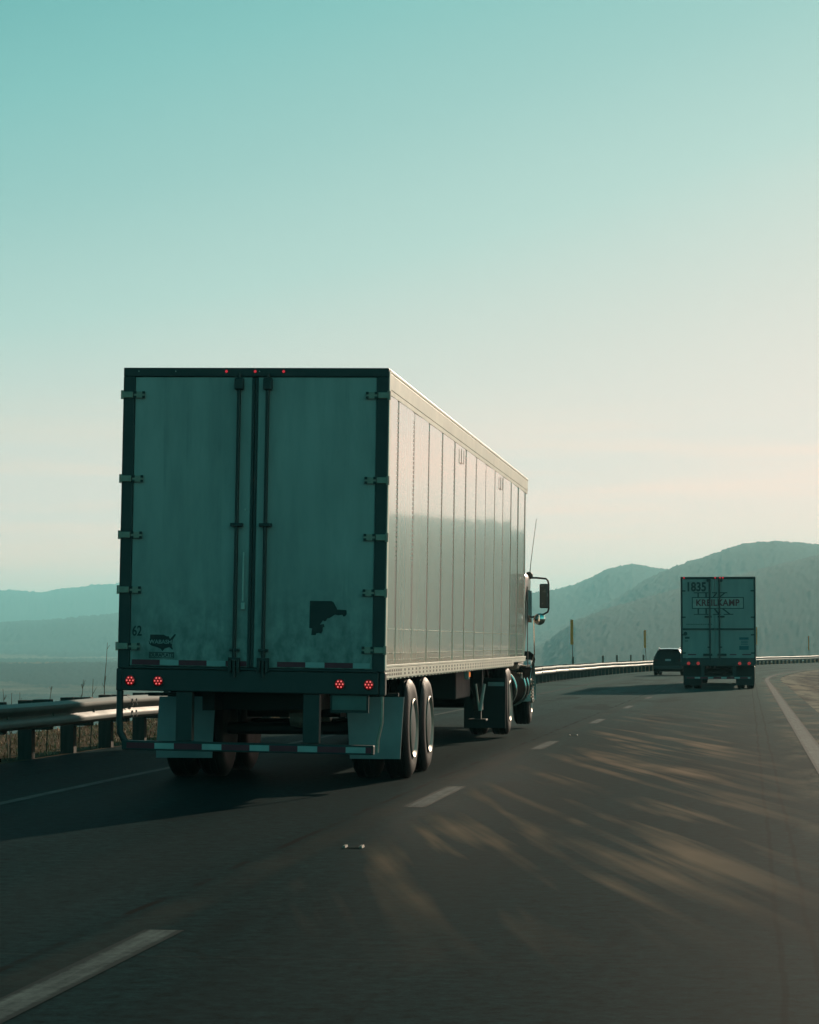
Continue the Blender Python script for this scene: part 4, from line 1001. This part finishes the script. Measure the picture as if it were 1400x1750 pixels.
    stk.build('sticker', M['decal_blue'], D1)
    s2 = MB()
    for (px, py, w, h) in ((1172, 1083, 0.07, 0.05), (1175, 1090, 0.08, 0.035), (1173.5, 1095.5, 0.06, 0.012)):
        a_, b_ = P(px, py); s2.lathe([(0.0115, w), (0.009, w * 0.9)], (a_, 0, b_), 'Y', 10) if h > 0.04 else s2.box(a_ - w, a_ + w, 0.009, 0.0115, b_ - h, b_ + h)
    s2.build('sticker', M['frame'], D0)
    for d, spans in ((D0, ((1176, 1190),)), (D1, ((1247, 1258), (1268, 1283)))):
        z = P(0, 1118.6)[1]
        for p0, p1 in spans: MB().box(P(p0, 0)[0], P(p1, 0)[0], 0.009, 0.0115, z - 0.02, z + 0.02).build('red_tape', M['tape_red'], d)
    sill = MB().box(-W, W, -0.03, 0.11, 0.82, 1.088, 0.01).build('rear_sill', M['frame'], root)
    for px in (1177.2, 1193.3, 1263.5, 1279.5): 
        led_lamp(sill, P(px, 0)[0], 0.905, -0.031, None, 'tail_light', 0.062)
    g = MB()
    for x_ in (-0.55, 0.55): g.box(x_ - 0.06, x_ + 0.06, 0.02, 0.12, 0.42, 0.82)
    g.box(-1.15, 1.15, -0.01, 0.08, 0.36, 0.45, 0.008)
    go = g.build('underride_guard', M['frame'], root)
    pr_, pw_ = MB(), MB(); tape((pr_, pw_), -1.1, 1.1, 0.375, 0.43, -0.0105); pr_.build('red_tape', M['tape_red'], go); pw_.build('white_tape', M['tape_white'], go)
    for s in (-1, 1):
        MB().box(s * 0.60, s * 1.24, 0.75, 0.765, 0.14, 0.86).build('mud_flap', M['black'], root)
    for y in (1.5, 2.8):
        MB().tube([(-1.1, y, 0.5), (1.1, y, 0.5)], 0.065, 8).build('axle', M['black'], root)
        duals(root, y, 0.505, 0.275, 1.24)
        MB().lathe([(-0.12, 0.09), (0, 0.12), (0.12, 0.09)], (-0.2, y, 0.45), 'X', 12).lathe([(-0.12, 0.09), (0, 0.12), (0.12, 0.09)], (0.25, y, 0.45), 'X', 12).build('brake_chamber', M['black'], root)
    MB().box(-0.56, -0.44, 0.4, 5, 0.70, 0.93).box(0.44, 0.56, 0.4, 5, 0.70, 0.93).build('slider_frame', M['black'], root)
    for s in (-1, 1): MB().box(s * 0.95 - 0.07, s * 0.95 + 0.07, 11.4, 11.55, 0.3, 0.94).build('landing_gear', M['galv'], root)
    tractor(root, 13.4, 16.1, 18.1, False)
far_truck()

# ------------------------------------------------------------------ the dark car
def dark_car():
    p, h = rp(136.2, -2.06)
    root = empty('car', p, -h - R(0.5)); root.scale = (0.93, 1.0, 0.97); tag(root, 'dark hatchback seen from behind, driving between the guardrail and the far truck', 'car')
    # rings from rear to front: y, half width at sill, at belt, at roof, z sill, z belt, z roof
    def ring(y, ws, wb, wr, z0, zb, zr):
        r = []
        half = [(ws - 0.06, z0), (ws, z0 + 0.12), (wb + 0.03, (z0 + zb) / 2), (wb, zb), ((wb + wr) / 2 + 0.02, (zb + zr) / 2), (wr + 0.02, zr - 0.07), (wr - 0.10, zr)]
        return [(x, y, z) for x, z in half] + [(-x, y, z) for x, z in half[::-1]]
    rg = [ring(0.0, 0.80, 0.82, 0.60, 0.36, 0.86, 0.90), ring(0.06, 0.87, 0.86, 0.63, 0.28, 0.93, 1.06), ring(0.35, 0.90, 0.88, 0.62, 0.24, 0.96, 1.42), ring(0.55, 0.90, 0.88, 0.62, 0.22, 0.96, 1.50), ring(1.2, 0.90, 0.88, 0.63, 0.22, 0.95, 1.53), ring(2.2, 0.90, 0.88, 0.62, 0.22, 0.94, 1.48), ring(2.75, 0.90, 0.87, 0.60, 0.22, 0.95, 1.20), ring(3.1, 0.90, 0.86, 0.60, 0.22, 0.92, 0.99), ring(4.1, 0.86, 0.80, 0.55, 0.24, 0.80, 0.84), ring(4.3, 0.75, 0.70, 0.5, 0.3, 0.66, 0.70)]
    body = MB().loft(rg).build('body', M['car'], root, smooth=55)
    # rear window, spoiler, lamps, plate
    MB().add([(-0.62, 0.10, 0.99), (0.62, 0.10, 0.99), (0.54, 0.345, 1.39), (-0.54, 0.345, 1.39), (-0.62, 0.14, 0.99), (0.62, 0.14, 0.99), (0.54, 0.385, 1.39), (-0.54, 0.385, 1.39)],
             [(0, 1, 2, 3), (4, 7, 6, 5), (0, 4, 5, 1), (1, 5, 6, 2), (2, 6, 7, 3), (3, 7, 4, 0)]).build('rear_window', M['glass'], body)
    MB().box(-0.58, 0.58, 0.22, 0.60, 1.455, 1.50, 0.015).build('spoiler', M['car'], body)
    rfm = MB(); prof = [(-0.70, 1.33), (-0.64, 1.46), (-0.54, 1.53), (-0.3, 1.552), (0.0, 1.558), (0.3, 1.552), (0.54, 1.53), (0.64, 1.46), (0.70, 1.33), (0.78, 1.15)]
    rfm.loft([[(x, y, z + dz) for x, z in prof] + [(x * 0.98, y, z + dz - 0.02) for x, z in prof[::-1]] for y, dz in ((0.42, -0.045), (0.7, -0.008), (1.3, 0.0), (2.1, -0.03))])
    rfm.build('roof_panel', M['car_roof'], body, smooth=50)
    for s in (-1, 1):
        MB().box(s * 0.60, s * 0.845, -0.008, 0.12, 0.80, 0.94, 0.02).build('tail_light', mat('dark_tail_lens', (0.05, 0.008, 0.008), 0.15), body)
        MB().add([(s * 0.895, 0.9, 0.97), (s * 0.895, 2.5, 0.96), (s * 0.70, 2.1, 1.40), (s * 0.70, 0.8, 1.42)], [(0, 1, 2, 3)]).build('side_window', M['glass'], body)
        MB().box(s * 0.90, s * 1.07, 2.42, 2.56, 0.93, 1.07, 0.03).build('wing_mirror', M['car'], body)
        MB().tube([(s * 0.60, 0.75, 1.535), (s * 0.62, 1.2, 1.575), (s * 0.60, 2.1, 1.52)], 0.018, 6).build('roof_rail', M['silver'], body)
    pl = MB().box(-0.17, 0.17, -0.004, 0.08, 0.83, 0.935, 0.004).build('licence_plate', M['tape_white'], body)
    MB().box(-0.84, 0.84, -0.05, 0.14, 0.36, 0.56, 0.04).build('rear_bumper', M['bolt'], body)
    for y in (0.75, 3.45):
        for s in (-1, 1): wheel(root, s * 0.78, y, 0.345, 0.23, s, 'hub')
dark_car()

# ------------------------------------------------------------------ snow poles and stakes behind the guardrail
def at(px, Y): return (px - 700) / 4222.0 * Y
def behind(px, t=-6.35):      # distance at which the line just behind the rail is seen in that direction
    best = min((abs(rp(q * 0.5, t)[0].x / rp(q * 0.5, t)[0].y - (px - 700) / 4222.0), q * 0.5) for q in range(40, 620))
    return rp(best[1], t)[0].y
def snow_pole(px, Y, top_py, lean, label, refl=0.5, w=0.055):
    Yv = Y; x = at(px, Y); zt = CAM_H + (1099 - top_py) * Y / 4216.0; zg = zroad(Y) - 0.12
    r = empty('snow_pole', (x, Y, zg)); tag(r, label, 'snow pole', 'snow poles along the guardrail')
    h = zt - zg
    MB().tube([(0, 0, -0.3), (lean * 0.5, 0, h * 0.5), (lean, 0, h)], 0.022, 8).build('pole', M['pole'], r)
    w *= 1.65
    MB().box(lean - w, lean + w, -0.028, -0.022, h * (1 - refl), h - 0.01).build('reflector', M['yellow'], r)
snow_pole(979.5, behind(979.5, -6.6), 1059, -0.06, 'tall yellow topped snow pole just right of the large truck mirror', 0.42, 0.045)
snow_pole(1105, behind(1105, -6.6), 1077, -0.10, 'yellow topped snow pole just left of the dark car', 0.42, 0.045)
snow_pole(1293.6, behind(1293.6, -6.6), 1072, 0.0, 'thin yellow snow pole at the right edge of the far truck', 0.45, 0.03)
snow_pole(1383, behind(1383, -6.6), 1087, -0.04, 'thin brownish snow pole near the right edge of the picture', 0.5, 0.03)
def stake(px, Y, top_py, label):
    x = at(px, Y); zt = CAM_H + (1099 - top_py) * Y / 4216.0; zg = zroad(Y) - 0.12
    o = MB().box(-0.045, 0.045, -0.045, 0.045, -0.3, zt - zg, 0.008).build('fence_post', M['stake'])
    o.location = (x, Y, zg); o.rotation_euler = (0, random.uniform(-.03, .03), random.uniform(0, .6))
    tag(o, label, 'post', 'wooden stakes behind the guardrail')
stake(978.6, behind(978.6), 1122, 'short dark wooden stake at the foot of the snow pole by the truck mirror')
stake(1030, behind(1030), 1120.5, 'first short wooden stake right of the snow pole by the truck mirror')
stake(1055, behind(1055), 1119.5, 'middle short wooden stake between the two yellow topped snow poles')
stake(1078, behind(1078), 1119, 'third short wooden stake right of the snow pole by the truck mirror')
stake(1100.5, behind(1100.5), 1119, 'short wooden stake beside the snow pole left of the dark car')

# ------------------------------------------------------------------ dry weeds and grass
def stalk(px, Y, top_py, lean, label, nb=5, seed=0):
    rs = random.Random(seed)
    x = at(px, Y); zt = CAM_H + (1099 - top_py) * Y / 4216.0; zg = -0.15
    h = zt - zg; b = MB()
    pts = [(lean * (j / 6) ** 1.5 + rs.uniform(-.006, .006), rs.uniform(-.006, .006), h * j / 6) for j in range(7)]
    pts[0] = (0, 0, -0.1)
    b.tube(pts, [0.010 - 0.0012 * j for j in range(7)], 5)
    for k in range(nb):
        u = rs.uniform(0.35, 0.97); bx = lean * u ** 1.5; z = h * u; ln = rs.uniform(0.06, 0.25) * (1.15 - u)+0.03; a = rs.uniform(0, 6.28)
        b.tube([(bx, 0, z), (bx + math.cos(a) * ln * 0.5, math.sin(a) * ln * 0.5, z + ln * 0.8)], [0.004, 0.002], 4)
    o = b.build('dry_stalk', M['stalk']); o.location = (x, Y, zg)
    tag(o, label, 'dry weed', 'dry weed stalks behind the guardrail')
stalk(176, 34.5, 1098, 0.06, 'tallest thin dry weed stalk behind the guardrail, close to the trailer edge', 6, 1)
stalk(156, 33.5, 1160, 0.03, 'straight dry weed stalk just left of the tallest stalk', 7, 2)
stalk(136, 33.0, 1161, 0.05, 'dry weed stalk leaning right behind the second guardrail block from the left', 9, 3)
stalk(34, 30.5, 1183, 0.01, 'short upright dry stalk above the leftmost guardrail block', 3, 4)
stalk(18, 30.8, 1184, 0.02, 'short dry stalk near the left picture edge, right of a leaning one', 4, 5)
stalk(16, 31.5, 1177, -0.08, 'dry stalk leaning left at the left picture edge', 5, 6)
stalk(80, 32.0, 1172, 0.07, 'faint dry stalk between the two leftmost guardrail blocks', 8, 7)
stalk(274, 38.0, 1170, 0.04, 'dry stalk in the gap beneath the trailer sill, right of the tall stalks', 8, 8)

def grass(name, n, s0, s1, t0, t1, hmin, hmax, seed, m, wide=0.006, dens=None):
    rs = np.random.default_rng(seed); b = MB()
    for i in range(n):
        s = rs.uniform(s0, s1); t = rs.uniform(t0, t1)
        p, h = rp(s, t, 0); z = p.z + (verge_z(s, t))
        hh = rs.uniform(hmin, hmax) * (0.3 + rs.random()); a = rs.uniform(0, 6.28); l = hh * rs.uniform(0.2, 2.2)
        dx, dy = math.cos(a), math.sin(a); w = wide * rs.uniform(0.6, 1.5) * (1 + s / 120.0)
        b.add([(p.x - dy * w, p.y + dx * w, z - 0.02), (p.x + dy * w, p.y - dx * w, z - 0.02), (p.x + dx * l * 0.4 + dy * w * .7, p.y + dy * l * .4 - dx * w * .7, z + hh * .7), (p.x + dx * l, p.y + dy * l, z + hh), (p.x + dx * l * 0.4 - dy * w * .7, p.y + dy * l * .4 + dx * w * .7, z + hh * .7)], [(0, 1, 2, 4), (4, 2, 3)])
    o = b.build(name, m); o['kind'] = 'stuff'
    return o
tag(grass('grass', 9000, 22, 62, -10.6, -6.05, 0.015, 0.10, 5, M['blades'], 0.006), 'tangled dry brown grass and twigs on the verge behind the guardrail', 'grass')
tag(grass('grass', 5000, 95, 290, -8.6, -6.2, 0.12, 0.5, 6, M['blades'], 0.012), 'dry grass tips showing above the far guardrail', 'grass')

# ------------------------------------------------------------------ haze: one even box of air round everything
def haze():
    o = MB().box(-11000, 11000, -11000, 11000, -71, 236).build('haze', [])
    m = bpy.data.materials.new('haze_air'); m.use_nodes = True; t = m.node_tree; t.nodes.clear()
    om = t.nodes.new('ShaderNodeOutputMaterial'); pv = t.nodes.new('ShaderNodeVolumePrincipled')
    pv.inputs['Color'].default_value = (0.40, 0.92, 1.0, 1); pv.inputs['Density'].default_value = 0.00016; pv.inputs['Anisotropy'].default_value = 0.25
    t.links.new(pv.outputs[0], om.inputs['Volume']); o.data.materials.clear(); o.data.materials.append(m); o['kind'] = 'stuff'
    tag(o, 'thin blue green haze over the valley and hills', 'haze')
haze()
